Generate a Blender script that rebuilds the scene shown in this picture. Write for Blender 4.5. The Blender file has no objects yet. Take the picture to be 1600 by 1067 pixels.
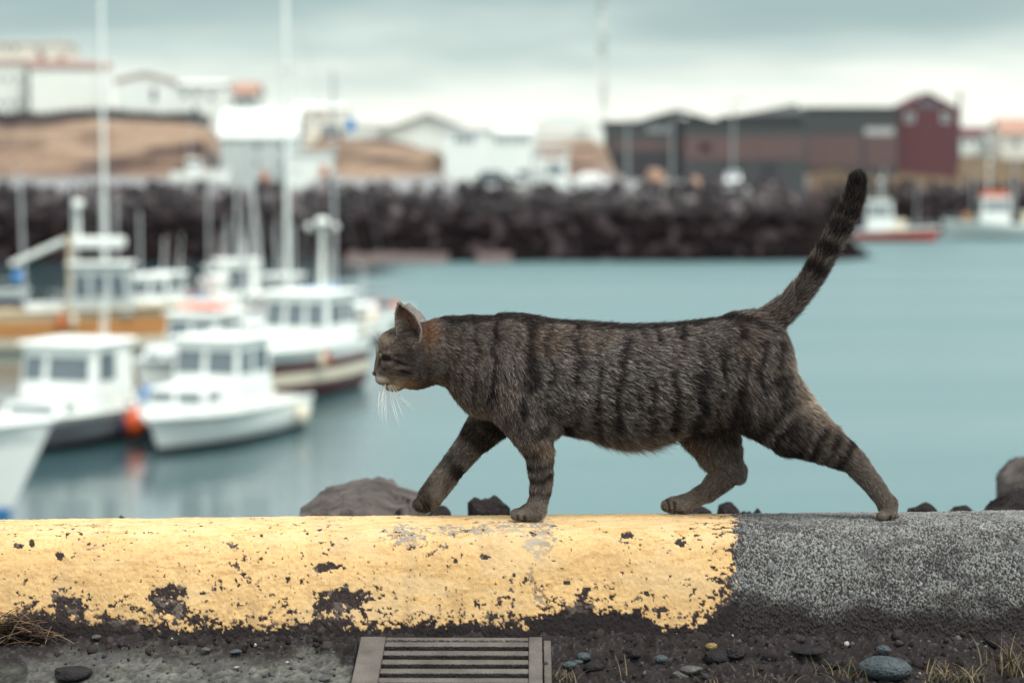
import bpy, bmesh, math, random
import numpy as np
from mathutils import Vector, Matrix

random.seed(7)
RNG = np.random.default_rng(11)
S = bpy.context.scene
C = S.collection
R = math.radians

# ---------------------------------------------------------------- camera
FPX = 3300.0                      # focal length in photograph pixels (1600 wide)
CAMZ = 0.63
PITCH = math.atan(263.5 / FPX)
cam_d = bpy.data.cameras.new('camera')
cam = bpy.data.objects.new('camera', cam_d)
C.objects.link(cam)
cam.location = (0, 0, CAMZ)
cam.rotation_euler = (math.pi / 2 - PITCH, 0, 0)
cam_d.sensor_width = 36
cam_d.lens = FPX / 1600 * 36
cam_d.clip_start = 0.05
cam_d.clip_end = 9000
cam_d.dof.use_dof = True
cam_d.dof.focus_distance = 2.96
cam_d.dof.aperture_fstop = 3.7
S.camera = cam

# ---------------------------------------------------------------- sky, sun, exposure
SUN_EL, SUN_AZ = R(60), R(138)    # azimuth clockwise from +Y (the view direction): behind the camera, to the right
world = bpy.data.worlds.new('World')
S.world = world
world.use_nodes = True
wn, wl = world.node_tree.nodes, world.node_tree.links
wn.clear()
w_out = wn.new('ShaderNodeOutputWorld')
w_bg = wn.new('ShaderNodeBackground')
w_sky = wn.new('ShaderNodeTexSky')
w_sky.sky_type = 'NISHITA'
w_sky.sun_disc = False
w_sky.sun_elevation = SUN_EL
w_sky.sun_rotation = SUN_AZ
w_tc = wn.new('ShaderNodeTexCoord')
w_sep = wn.new('ShaderNodeSeparateXYZ')
wl.new(w_tc.outputs['Generated'], w_sep.inputs[0])
def wmath(op, a, b=None):
    n = wn.new('ShaderNodeMath'); n.operation = op
    for i, v in enumerate((a, b)):
        if v is None: continue
        if isinstance(v, (int, float)): n.inputs[i].default_value = v
        else: wl.new(v, n.inputs[i])
    return n.outputs[0]
zc = wmath('MAXIMUM', w_sep.outputs[2], 0.0)
den = wmath('ADD', zc, 0.13)
cx = wmath('DIVIDE', w_sep.outputs[0], den)
cy = wmath('DIVIDE', w_sep.outputs[1], den)
w_comb = wn.new('ShaderNodeCombineXYZ')
wl.new(cx, w_comb.inputs[0]); wl.new(cy, w_comb.inputs[1])
w_noise = wn.new('ShaderNodeTexNoise')
w_noise.inputs['Scale'].default_value = 1.15
w_noise.inputs['Detail'].default_value = 4.0
w_noise.inputs['Roughness'].default_value = 0.5
wl.new(w_comb.outputs[0], w_noise.inputs['Vector'])
nz = wmath('SUBTRACT', w_noise.outputs['Fac'], 0.5)
damp = wmath('ADD', wmath('MULTIPLY', zc, 0.55), 0.034)
zz = wmath('ADD', zc, wmath('MULTIPLY', nz, damp))
w_ramp = wn.new('ShaderNodeValToRGB')
wl.new(zz, w_ramp.inputs[0])
cr = w_ramp.color_ramp
stops = [(0.0, (.90, .92, .82)), (.026, (.92, .93, .83)), (.038, (.78, .83, .75)), (.055, (.53, .62, .585)), (.072, (.35, .455, .445)),
         (.090, (.29, .40, .402)), (.115, (.52, .66, .655)), (.17, (1.0, 1.14, 1.12)), (.30, (1.08, 1.18, 1.16)), (.55, (1.06, 1.14, 1.12)), (1.0, (1.3, 1.36, 1.33))]
SKYMAX = 2.0
while len(cr.elements) < len(stops): cr.elements.new(0.5)
for e, (p, c) in zip(cr.elements, stops):
    e.position = p
    e.color = (c[0] / SKYMAX, c[1] / SKYMAX, c[2] / SKYMAX, 1)
w_scale = wn.new('ShaderNodeVectorMath'); w_scale.operation = 'SCALE'
wl.new(w_ramp.outputs[0], w_scale.inputs[0]); w_scale.inputs['Scale'].default_value = SKYMAX
w_nis = wn.new('ShaderNodeVectorMath'); w_nis.operation = 'SCALE'
wl.new(w_sky.outputs[0], w_nis.inputs[0]); w_nis.inputs['Scale'].default_value = 0.08
w_mix = wn.new('ShaderNodeMix'); w_mix.data_type = 'RGBA'
w_mix.inputs[0].default_value = 0.93
wl.new(w_nis.outputs[0], w_mix.inputs[6]); wl.new(w_scale.outputs[0], w_mix.inputs[7])
wl.new(w_mix.outputs[2], w_bg.inputs[0])
w_bg.inputs[1].default_value = 1.0
wl.new(w_bg.outputs[0], w_out.inputs[0])

sun_d = bpy.data.lights.new('sun', 'SUN')
sun_d.energy = 2.8
sun_d.angle = R(18)
sun_d.color = (1.0, .955, .88)
sun = bpy.data.objects.new('sun', sun_d)
C.objects.link(sun)
sdir = Vector((math.sin(SUN_AZ) * math.cos(SUN_EL), math.cos(SUN_AZ) * math.cos(SUN_EL), math.sin(SUN_EL)))
sun.rotation_euler = (-sdir).to_track_quat('-Z', 'Y').to_euler()
sun.location = sdir * 50

S.view_settings.view_transform = 'Standard'
S.view_settings.look = 'None'
S.view_settings.exposure = 0.38
S.view_settings.gamma = 1.0
S.view_settings.use_curve_mapping = False
S.cycles.use_denoising = True
S.cycles.max_bounces = 8
S.cycles.transparent_max_bounces = 8

# ---------------------------------------------------------------- projection helpers (photograph pixel <-> place)
CP, SP = math.cos(PITCH), math.sin(PITCH)
def ray(u, v):
    a, b = (u - 800) / FPX, -(v - 533.5) / FPX
    return Vector((a, CP + b * SP, -SP + b * CP))
def at(u, v, Y):
    d = ray(u, v); t = Y / d.y
    return Vector((d.x * t, Y, CAMZ + d.z * t))
WATER = -7.27
def at_z(u, v, z):
    d = ray(u, v); t = (z - CAMZ) / d.z
    return Vector((d.x * t, d.y * t, z))
def project(X, Y, Z):             # numpy: world -> photograph pixel
    dz = Z - CAMZ
    f = Y * CP - dz * SP
    up = Y * SP + dz * CP
    return 800 + FPX * X / f, 533.5 - FPX * up / f

# ---------------------------------------------------------------- noise
def _hash(ix, iy, iz, seed):
    h = (ix.astype(np.int64) * 374761393 + iy.astype(np.int64) * 668265263 + iz.astype(np.int64) * 2147483647 + seed * 974634777) & 0xFFFFFFFF
    h = ((h ^ (h >> 13)) * 1274126177) & 0xFFFFFFFF
    h = ((h ^ (h >> 16)) * 2246822519) & 0xFFFFFFFF
    return ((h ^ (h >> 15)) & 0xFFFFFF) / float(0xFFFFFF)
def vnoise(x, y, z=None, seed=0):
    x = np.asarray(x, float); y = np.asarray(y, float)
    z = np.zeros_like(x) if z is None else np.asarray(z, float)
    if not z.any():
        ix, iy = np.floor(x), np.floor(y); fx, fy = x - ix, y - iy
        fx = fx * fx * (3 - 2 * fx); fy = fy * fy * (3 - 2 * fy); iz = np.zeros_like(ix)
        return (_hash(ix, iy, iz, seed) * (1 - fx) + _hash(ix + 1, iy, iz, seed) * fx) * (1 - fy) + (_hash(ix, iy + 1, iz, seed) * (1 - fx) + _hash(ix + 1, iy + 1, iz, seed) * fx) * fy
    ix, iy, iz = np.floor(x), np.floor(y), np.floor(z)
    fx, fy, fz = x - ix, y - iy, z - iz
    fx = fx * fx * (3 - 2 * fx); fy = fy * fy * (3 - 2 * fy); fz = fz * fz * (3 - 2 * fz)
    r = 0
    for a in (0, 1):
        wa = fx if a else 1 - fx
        for b in (0, 1):
            wb = fy if b else 1 - fy
            for c in (0, 1):
                wc = fz if c else 1 - fz
                r = r + wa * wb * wc * _hash(ix + a, iy + b, iz + c, seed)
    return r
def fbm(x, y, z=None, seed=0, oct=4, gain=.5):
    t, a, n = 0, 1.0, 0
    for o in range(oct):
        k = 2.03 ** o
        t = t + a * vnoise(x * k + o * 17.3, y * k + o * 9.1, None if z is None else z * k, seed + o)
        n += a; a *= gain
    return t / n
def sstep(a, b, x):
    t = np.clip((x - a) / (b - a), 0, 1)
    return t * t * (3 - 2 * t)

# ---------------------------------------------------------------- materials
MATS = {}
def mat(name, col, rough=.6, var=.12, scale=3.0, bump=0.0, bscale=40.0, metal=0.0, spec=.4, emis=None, streak=None):
    """procedural Principled material: base colour broken up by noise, optional bump"""
    if name in MATS: return MATS[name]
    m = bpy.data.materials.new(name); m.use_nodes = True
    nt = m.node_tree; n = nt.nodes; l = nt.links
    b = n['Principled BSDF']
    b.inputs['Roughness'].default_value = rough
    b.inputs['Metallic'].default_value = metal
    b.inputs['Specular IOR Level'].default_value = spec
    tc = n.new('ShaderNodeTexCoord')
    nz = n.new('ShaderNodeTexNoise'); nz.inputs['Scale'].default_value = scale; nz.inputs['Detail'].default_value = 5
    if streak:
        mp = n.new('ShaderNodeMapping'); mp.inputs['Scale'].default_value = streak
        l.new(tc.outputs['Object'], mp.inputs[0]); l.new(mp.outputs[0], nz.inputs['Vector'])
    else:
        l.new(tc.outputs['Object'], nz.inputs['Vector'])
    rp = n.new('ShaderNodeValToRGB')
    rp.color_ramp.elements[0].position = .3; rp.color_ramp.elements[1].position = .7
    rp.color_ramp.elements[0].color = (*[c * (1 - var) for c in col], 1)
    rp.color_ramp.elements[1].color = (*[min(1, c * (1 + var)) for c in col], 1)
    l.new(nz.outputs['Fac'], rp.inputs[0]); l.new(rp.outputs[0], b.inputs['Base Color'])
    if bump:
        n2 = n.new('ShaderNodeTexNoise'); n2.inputs['Scale'].default_value = bscale; n2.inputs['Detail'].default_value = 6
        l.new(tc.outputs['Object'], n2.inputs['Vector'])
        bp = n.new('ShaderNodeBump'); bp.inputs['Strength'].default_value = bump; bp.inputs['Distance'].default_value = .02
        l.new(n2.outputs['Fac'], bp.inputs['Height']); l.new(bp.outputs[0], b.inputs['Normal'])
    MATS[name] = m
    return m
def attr_mat(name, rough=.85, spec=.3, fine=0.0, fscale=900.0, bump=0.0, bscale=700.0, wet=None):
    """base colour from the mesh's own 'col' attribute, with fine noise grain and relief"""
    m = bpy.data.materials.new(name); m.use_nodes = True
    nt = m.node_tree; n = nt.nodes; l = nt.links
    b = n['Principled BSDF']; b.inputs['Roughness'].default_value = rough; b.inputs['Specular IOR Level'].default_value = spec
    a = n.new('ShaderNodeAttribute'); a.attribute_name = 'col'
    src = a.outputs['Color']
    g = n.new('ShaderNodeNewGeometry')
    if fine:
        nz = n.new('ShaderNodeTexNoise'); nz.inputs['Scale'].default_value = fscale; nz.inputs['Detail'].default_value = 3
        l.new(g.outputs['Position'], nz.inputs['Vector'])
        mr = n.new('ShaderNodeMapRange'); mr.inputs['From Min'].default_value = .3; mr.inputs['From Max'].default_value = .7
        mr.inputs['To Min'].default_value = 1 - fine; mr.inputs['To Max'].default_value = 1 + fine
        l.new(nz.outputs['Fac'], mr.inputs['Value'])
        vm = n.new('ShaderNodeVectorMath'); vm.operation = 'SCALE'
        l.new(src, vm.inputs[0]); l.new(mr.outputs[0], vm.inputs['Scale'])
        src = vm.outputs[0]
    l.new(src, b.inputs['Base Color'])
    if bump:
        nb = n.new('ShaderNodeTexNoise'); nb.inputs['Scale'].default_value = bscale; nb.inputs['Detail'].default_value = 4
        l.new(g.outputs['Position'], nb.inputs['Vector'])
        bp = n.new('ShaderNodeBump'); bp.inputs['Strength'].default_value = bump; bp.inputs['Distance'].default_value = .001
        l.new(nb.outputs['Fac'], bp.inputs['Height']); l.new(bp.outputs[0], b.inputs['Normal'])
    return m

mat('boat_white', (.76, .80, .77), .35, .04, 1.2, spec=.5)
mat('boat_grey', (.27, .27, .30), .4, .08, 1.5)
mat('boat_cream', (.72, .66, .52), .45, .06)
mat('maroon', (.07, .014, .02), .35, .1)
mat('navy', (.02, .03, .07), .4, .1)
mat('hull_red', (.36, .045, .03), .4, .1)
mat('varnish', (.50, .235, .085), .35, .2, 2, streak=(1, 1, 12))
mat('tanwood', (.55, .43, .29), .5, .15, 2, streak=(1, 1, 10))
mat('antifoul', (.03, .018, .022), .6, .2)
mat('deck', (.62, .64, .61), .7, .08)
mat('boat_glass', (.10, .13, .15), .08, .1, spec=.8)
mat('alu', (.40, .42, .43), .45, .06, metal=.2)
mat('post_grey', (.24, .27, .27), .6, .08)
mat('dark_metal', (.06, .06, .065), .5, .2)
mat('orange', (.62, .10, .03), .5, .12)
mat('blue', (.03, .20, .48), .5, .12)
mat('wood_red', (.42, .16, .09), .5, .15)
mat('rubber', (.02, .02, .02), .7, .1)
mat('house_white', (.66, .71, .68), .7, .05, .4)
mat('house_grey', (.42, .47, .46), .7, .06, .4)
mat('house_cream', (.64, .63, .56), .7, .06, .4)
mat('roof_red', (.27, .17, .15), .7, .15, .8)
mat('roof_orange', (.34, .20, .15), .7, .12, .8)
mat('roof_grey', (.30, .34, .33), .6, .1, .8)
mat('clad_green', (.052, .056, .058), .6, .1, .5, streak=(8, 8, .3))
mat('clad_brown', (.115, .073, .072), .7, .12, .5, streak=(8, 8, .3))
mat('roof_slate', (.085, .092, .092), .7, .1, .8)
mat('clad_dark', (.035, .035, .042), .6, .15, .5)
mat('barn_red', (.095, .034, .040), .7, .1, .5, streak=(8, 8, .3))
mat('win_glass', (.10, .14, .17), .1, .1, spec=.8)
mat('trim', (.66, .67, .65), .6, .05)
mat('concrete_far', (.40, .39, .38), .85, .12, .6)
mat('car_dark', (.03, .035, .045), .25, .1, spec=.6)
mat('car_white', (.78, .79, .78), .25, .04, spec=.6)
mat('lamp_glass', (.7, .72, .7), .2, .05)
mat('cloth_dark', (.03, .03, .04), .8, .2)
mat('skin', (.45, .28, .2), .6, .05)

# ---------------------------------------------------------------- mesh helpers
def link(name, me, parent=None):
    o = bpy.data.objects.new(name, me); C.objects.link(o)
    if parent is not None: o.parent = parent
    return o
def tag(o, label=None, cat=None, group=None, kind=None):
    if label: o['label'] = label
    if cat: o['category'] = cat
    if group: o['group'] = group
    if kind: o['kind'] = kind
    return o
def empty(name, loc, rz=0, label=None, cat=None, group=None):
    o = bpy.data.objects.new(name, None); C.objects.link(o)
    o.location = loc; o.rotation_euler = (0, 0, rz); o.empty_display_size = .2
    return tag(o, label, cat, group)
def np_mesh(name, V, F, smooth=False):
    """fast mesh from numpy verts and a face array of one size"""
    V = np.ascontiguousarray(V, np.float32); F = np.ascontiguousarray(F, np.int32)
    me = bpy.data.meshes.new(name)
    k = F.shape[1]
    me.vertices.add(len(V)); me.vertices.foreach_set('co', V.ravel())
    me.loops.add(F.size); me.loops.foreach_set('vertex_index', F.ravel())
    me.polygons.add(len(F))
    me.polygons.foreach_set('loop_start', np.arange(0, F.size, k, dtype=np.int32))
    me.polygons.foreach_set('loop_total', np.full(len(F), k, np.int32))
    if smooth: me.polygons.foreach_set('use_smooth', np.ones(len(F), bool))
    me.update(calc_edges=True); me.validate()
    return me
def set_col(me, col):
    a = me.attributes.new('col', 'FLOAT_COLOR', 'POINT')
    c = np.ones((len(me.vertices), 4), np.float32); c[:, :3] = col
    a.data.foreach_set('color', c.ravel())
def grid_faces(nu, nv):
    i = np.arange(nu - 1)[:, None] * nv + np.arange(nv - 1)[None, :]
    return np.stack([i, i + nv, i + nv + 1, i + 1], -1).reshape(-1, 4)

class MB:
    """collects shapes into ONE mesh"""
    def __init__(s): s.v = []; s.f = []; s.m = []; s.mats = []
    def _mi(s, m):
        if m is None: return 0
        if m not in s.mats: s.mats.append(m)
        return s.mats.index(m)
    def add(s, verts, faces, m=None):
        o = len(s.v); s.v += [tuple(p) for p in verts]; mi = s._mi(m)
        for f in faces: s.f.append(tuple(i + o for i in f)); s.m.append(mi)
        return s
    def hexa(s, p, m=None):   # 8 corners: bottom 0-3 ccw, top 4-7 ccw
        return s.add(p, [(3, 2, 1, 0), (4, 5, 6, 7), (0, 1, 5, 4), (1, 2, 6, 5), (2, 3, 7, 6), (3, 0, 4, 7)], m)
    def box(s, c, d, m=None):
        x, y, z = c; a, b, h = d[0] / 2, d[1] / 2, d[2] / 2
        return s.hexa([(x - a, y - b, z - h), (x + a, y - b, z - h), (x + a, y + b, z - h), (x - a, y + b, z - h),
                       (x - a, y - b, z + h), (x + a, y - b, z + h), (x + a, y + b, z + h), (x - a, y + b, z + h)], m)
    def tube(s, pts, rad, n=8, m=None, cap=True):
        pts = [Vector(p) for p in pts]
        if isinstance(rad, (int, float)): rad = [rad] * len(pts)
        rings = []
        for i, p in enumerate(pts):
            d = (pts[min(i + 1, len(pts) - 1)] - pts[max(i - 1, 0)]).normalized()
            a = d.cross(Vector((0, 0, 1)) if abs(d.z) < .9 else Vector((1, 0, 0))).normalized(); b = d.cross(a)
            rings.append([p + rad[i] * (math.cos(2 * math.pi * k / n) * a + math.sin(2 * math.pi * k / n) * b) for k in range(n)])
        return s.rings(rings, cap, m)
    def rings(s, rings, cap=True, m=None):
        n = len(rings[0]); V = [p for r in rings for p in r]; F = []
        for i in range(len(rings) - 1):
            for k in range(n):
                F.append((i * n + k, (i + 1) * n + k, (i + 1) * n + (k + 1) % n, i * n + (k + 1) % n))
        if cap: F.append(tuple(range(n))); F.append(tuple((len(rings) - 1) * n + k for k in reversed(range(n))))
        return s.add(V, F, m)
    def ball(s, c, r, m=None, n=10, k=7, sc=(1, 1, 1)):
        V = []; F = []
        for j in range(1, k):
            t = math.pi * j / k
            for i in range(n):
                a = 2 * math.pi * i / n
                V.append((c[0] + r * sc[0] * math.sin(t) * math.cos(a), c[1] + r * sc[1] * math.sin(t) * math.sin(a), c[2] + r * sc[2] * math.cos(t)))
        for j in range(k - 2):
            for i in range(n): F.append((j * n + i, (j + 1) * n + i, (j + 1) * n + (i + 1) % n, j * n + (i + 1) % n))
        V.append((c[0], c[1], c[2] + r * sc[2])); V.append((c[0], c[1], c[2] - r * sc[2]))
        t, b = len(V) - 2, len(V) - 1
        for i in range(n): F.append((t, i, (i + 1) % n)); F.append((b, (k - 2) * n + (i + 1) % n, (k - 2) * n + i))
        return s.add(V, F, m)
    def build(s, name, m=None, parent=None, smooth=False, bevel=0):
        me = bpy.data.meshes.new(name); me.from_pydata(s.v, [], s.f)
        if s.mats:
            for x in s.mats: me.materials.append(MATS[x] if isinstance(x, str) else x)
            me.polygons.foreach_set('material_index', s.m)
        elif m is not None: me.materials.append(MATS[m] if isinstance(m, str) else m)
        bm = bmesh.new(); bm.from_mesh(me); bmesh.ops.recalc_face_normals(bm, faces=bm.faces); bm.to_mesh(me); bm.free()
        if smooth: me.polygons.foreach_set('use_smooth', [True] * len(me.polygons))
        o = link(name, me, parent)
        if bevel:
            b = o.modifiers.new('bevel', 'BEVEL'); b.width = bevel; b.segments = 2; b.limit_method = 'ANGLE'
        return o
def face_slab(q, s0, s1, t0, t1, off=.02, th=.05):
    """thin slab on a quad face q (bl, br, tr, tl seen from outside), between fractions s (across) and t (up)"""
    q = [Vector(p) for p in q]
    n = (q[1] - q[0]).cross(q[3] - q[0]).normalized()
    def P(s, t): return (q[0] * (1 - s) + q[1] * s) * (1 - t) + (q[3] * (1 - s) + q[2] * s) * t
    c = [P(s0, t0), P(s1, t0), P(s1, t1), P(s0, t1)]
    return MB().hexa([p + n * (off - th) for p in c] + [p + n * off for p in c])
def window(q, s0, s1, t0, t1, parent, glass='win_glass', frame='trim', fw=.09, names=('window', 'pane')):
    """frame slab with a proud pane as its sub-part"""
    f = face_slab(q, s0, s1, t0, t1, .03, .05).build(names[0], frame, parent)
    ds, dt = (s1 - s0) * fw, (t1 - t0) * fw
    face_slab(q, s0 + ds, s1 - ds, t0 + dt, t1 - dt, .04, .05).build(names[1], glass, f)
    return f

# ================================================================ SETTING: water, far land, breakwater
def water_mat():
    m = bpy.data.materials.new('harbour_water'); m.use_nodes = True
    n, l = m.node_tree.nodes, m.node_tree.links
    b = n['Principled BSDF']
    b.inputs['Base Color'].default_value = (.072, .148, .160, 1)
    b.inputs['Roughness'].default_value = .10
    b.inputs['IOR'].default_value = 1.33
    g = n.new('ShaderNodeNewGeometry')
    hs = []
    for sc, st in (((.35, .9, 1), 1.0), ((1.6, 4.0, 1), .35)):
        mp = n.new('ShaderNodeMapping'); mp.inputs['Scale'].default_value = sc
        l.new(g.outputs['Position'], mp.inputs[0])
        nz = n.new('ShaderNodeTexNoise'); nz.inputs['Scale'].default_value = 1.0; nz.inputs['Detail'].default_value = 4
        l.new(mp.outputs[0], nz.inputs['Vector'])
        mu = n.new('ShaderNodeMath'); mu.operation = 'MULTIPLY'; mu.inputs[1].default_value = st
        l.new(nz.outputs['Fac'], mu.inputs[0]); hs.append(mu.outputs[0])
    ad = n.new('ShaderNodeMath'); ad.operation = 'ADD'
    l.new(hs[0], ad.inputs[0]); l.new(hs[1], ad.inputs[1])
    bp = n.new('ShaderNodeBump'); bp.inputs['Strength'].default_value = .55; bp.inputs['Distance'].default_value = .06
    l.new(ad.outputs[0], bp.inputs['Height']); l.new(bp.outputs[0], b.inputs['Normal'])
    # open water is wind-rippled, the berths are sheltered and calm
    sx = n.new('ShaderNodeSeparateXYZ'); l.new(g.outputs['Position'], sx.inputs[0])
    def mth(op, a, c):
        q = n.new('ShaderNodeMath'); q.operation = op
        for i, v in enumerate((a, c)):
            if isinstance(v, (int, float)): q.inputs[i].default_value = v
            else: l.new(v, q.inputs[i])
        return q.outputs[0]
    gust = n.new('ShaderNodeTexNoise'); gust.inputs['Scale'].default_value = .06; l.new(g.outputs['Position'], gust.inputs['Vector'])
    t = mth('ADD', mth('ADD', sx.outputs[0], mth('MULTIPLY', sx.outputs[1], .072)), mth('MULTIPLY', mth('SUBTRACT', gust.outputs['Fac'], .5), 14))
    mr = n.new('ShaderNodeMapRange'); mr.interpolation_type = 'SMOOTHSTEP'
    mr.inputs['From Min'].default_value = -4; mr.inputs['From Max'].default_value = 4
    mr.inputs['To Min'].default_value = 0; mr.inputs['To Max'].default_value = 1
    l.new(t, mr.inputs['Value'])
    mp2 = n.new('ShaderNodeMapping'); mp2.inputs['Scale'].default_value = (.012, .075, 1); l.new(g.outputs['Position'], mp2.inputs[0])
    st = n.new('ShaderNodeTexNoise'); st.inputs['Scale'].default_value = 1.0; st.inputs['Detail'].default_value = 5; l.new(mp2.outputs[0], st.inputs['Vector'])
    amt = mth('MULTIPLY', mr.outputs[0], mth('ADD', mth('MULTIPLY', mth('SUBTRACT', st.outputs['Fac'], .5), .45), .34))
    l.new(mth('ADD', amt, .09), b.inputs['Roughness'])
    wc = n.new('ShaderNodeMix'); wc.data_type = 'RGBA'; l.new(mr.outputs[0], wc.inputs[0])      # berths darker: boat and breakwater reflections painted into the base colour
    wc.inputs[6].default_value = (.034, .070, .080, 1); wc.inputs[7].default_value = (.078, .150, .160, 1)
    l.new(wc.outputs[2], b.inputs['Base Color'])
    l.new(mth('ADD', mth('MULTIPLY', mr.outputs[0], .22), .05), bp.inputs['Distance'])
    return m
xs = np.concatenate([np.linspace(-4000, -200, 12), np.linspace(-150, 300, 46), np.linspace(400, 4000, 12)])
ys = np.concatenate([np.linspace(6, 300, 60), np.linspace(340, 5000, 20)])
XX, YY = np.meshgrid(xs, ys, indexing='ij')
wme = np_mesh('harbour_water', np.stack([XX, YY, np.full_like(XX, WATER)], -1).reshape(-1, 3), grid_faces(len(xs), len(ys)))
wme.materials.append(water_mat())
tag(link('harbour_water', wme), 'calm teal harbour water behind the kerb', kind='structure')

SHORE = np.array([(-260, 178), (-60, 183), (-20, 186), (22, 187), (31, 190), (35, 196), (33, 225), (32, 262), (42, 271), (90, 275), (400, 280)], float)
def shore_dist(x, y):
    """distance to the shoreline, positive on land"""
    best = np.full(np.shape(x), 1e9)
    for (ax, ay), (bx, by) in zip(SHORE[:-1], SHORE[1:]):
        dx, dy = bx - ax, by - ay
        t = np.clip(((x - ax) * dx + (y - ay) * dy) / (dx * dx + dy * dy), 0, 1)
        best = np.minimum(best, np.hypot(x - ax - t * dx, y - ay - t * dy))
    # land lies left of / beyond the line
    poly = np.vstack([SHORE, [(400, 6000), (-260, 6000)]])
    inside = np.zeros(np.shape(x), bool)
    j = len(poly) - 1
    for i in range(len(poly)):
        xi, yi = poly[i]; xj, yj = poly[j]
        c = ((yi > y) != (yj > y)) & (x < (xj - xi) * (y - yi) / (yj - yi + 1e-12) + xi)
        inside ^= c; j = i
    return np.where(inside, best, -best)
HU = [-600, 0, 200, 332, 346, 466, 492, 520, 640, 690, 730, 800, 840, 940, 965, 1240, 1275, 1330, 1400, 1500, 1700, 2600]
HH = [7.0, 6.0, 6.1, 5.6, 3.8, 3.8, 3.8, 3.8, 3.5, 2.6, .6, .8, 3.6, 4.0, -.2, -.2, .7, 1.8, 2.5, 2.6, 2.6, 4.0]
HS = [206, 206, 206, 207, 224, 224, 210, 206, 206, 206, 212, 218, 222, 224, 224, 262, 262, 278, 278, 282, 284, 284]
HE = [234, 234, 234, 232, 240, 240, 232, 230, 228, 222, 226, 236, 244, 248, 260, 284, 284, 292, 294, 296, 298, 300]
def land_z(x, y):
    x = np.asarray(x, float); y = np.asarray(y, float)
    d = shore_dist(x, y)
    u = 800 + FPX * x / np.maximum(y, 50)
    H, s, e = np.interp(u, HU, HH), np.interp(u, HU, HS), np.interp(u, HU, HE)
    q = -.85
    z = q + (H - q) * sstep(s, e, y)
    hill = sstep(.3, 3.0, z)
    z = z + hill * (fbm(x * .14, y * .14, seed=3) - .5) * 2.6
    slope = -9.3 + np.clip(d, -6, 20) * .9 + .0
    return np.minimum(z, slope), d
xs = np.concatenate([np.linspace(-900, -130, 14), np.arange(-125, 190, 1.6), np.linspace(195, 1200, 16)])
ys = np.concatenate([np.arange(176, 305, 1.25), np.linspace(310, 480, 24), np.linspace(520, 3200, 16)])
XX, YY = np.meshgrid(xs, ys, indexing='ij')
ZZ, DD = land_z(XX, YY)
tme = np_mesh('far_shore_ground', np.stack([XX, YY, ZZ], -1).reshape(-1, 3), grid_faces(len(xs), len(ys)), smooth=True)
n1 = fbm(XX * .07, YY * .22, seed=21); n2 = fbm(XX * .22, YY * .55, seed=22)
grass = np.array([.245, .172, .122]); grass2 = np.array([.15, .098, .072]); heath = np.array([.04, .026, .024]); road = np.array([.21, .215, .22])
k = sstep(.42, .62, n1)[..., None]
col = grass * (1 - k) + grass2 * k
k = sstep(.50, .62, n2 * .6 + n1 * .4)[..., None]
col = col * (1 - k) + heath * k
uu = 800 + FPX * XX / np.maximum(YY, 50)
k = (sstep(1230, 1300, uu) * .7)[..., None]
col = col * (1 - k) + np.array([.085, .068, .040]) * k * (.6 + .8 * n2[..., None])
flat = ((ZZ < .25) & (uu < 1260))
k = (flat * 1.0)[..., None]
col = col * (1 - k) + road * (.75 + .5 * n2[..., None]) * k
k = (1 - sstep(7.5, 10.5, DD))[..., None]
col = col * (1 - k) + np.array([.03, .022, .025]) * k
set_col(tme, col.reshape(-1, 3))
tme.materials.append(attr_mat('shore_ground', .9, .2, .25, 1.5))
tag(link('far_shore_ground', tme), 'brown grassy shore and grey quay road across the harbour', kind='structure')

_ICO = {}
def rock_mesh(sub=1, seed=0, amp=.28, flat=1.0, sharp=True):
    if sub not in _ICO:
        bm = bmesh.new(); bmesh.ops.create_icosphere(bm, subdivisions=sub, radius=1); bm.verts.index_update()
        V = np.array([v.co.normalized()[:] for v in bm.verts]); F = np.array([[v.index for v in f.verts] for f in bm.faces]); bm.free()
        _ICO[sub] = (V, F)
    P, F = _ICO[sub]
    r = np.random.default_rng(seed); f = np.ones(len(P))
    for _ in range(9):
        nrm = r.normal(size=3); nrm /= np.linalg.norm(nrm); d = r.uniform(.62, .92)
        if sharp:
            c = P @ nrm
            f = np.where(c > .05, np.minimum(f, d / np.maximum(c, .05)), f)
    q = P * 2.1 + np.array([seed, 0, 0])
    f = f * (1 + amp * (fbm(q[:, 0], q[:, 1], q[:, 2], seed=seed) - .5))
    q = q * 4.5
    f = f * (1 + amp * .35 * (vnoise(q[:, 0], q[:, 1], q[:, 2], seed=seed + 5) - .5))
    return P * f[:, None] * np.array([1, 1, flat]), F
PROTO = [rock_mesh(1, s, .35) for s in range(8)]
def scatter_rocks(name, centres, sizes, material, colfn, protos=PROTO):
    Vs, Fs, Cs, o = [], [], [], 0
    for i, (c, s) in enumerate(zip(centres, sizes)):
        V, F = protos[i % len(protos)]
        a, b = RNG.uniform(0, 6.28, 2)
        ra = np.array([[math.cos(a), -math.sin(a), 0], [math.sin(a), math.cos(a), 0], [0, 0, 1]])
        rb = np.array([[1, 0, 0], [0, math.cos(b), -math.sin(b)], [0, math.sin(b), math.cos(b)]])
        W = (V * RNG.uniform(.75, 1.25, 3)) @ (ra @ rb).T * s + c
        Vs.append(W); Fs.append(F + o); o += len(V)
        Cs.append(np.repeat(np.array(colfn(c))[None], len(V), 0))
    me = np_mesh(name, np.vstack(Vs), np.vstack(Fs)); set_col(me, np.vstack(Cs)); me.materials.append(material)
    return link(name, me)
cum = np.concatenate([[0], np.cumsum(np.hypot(*np.diff(SHORE, axis=0).T))])
cent, size = [], []
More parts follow.
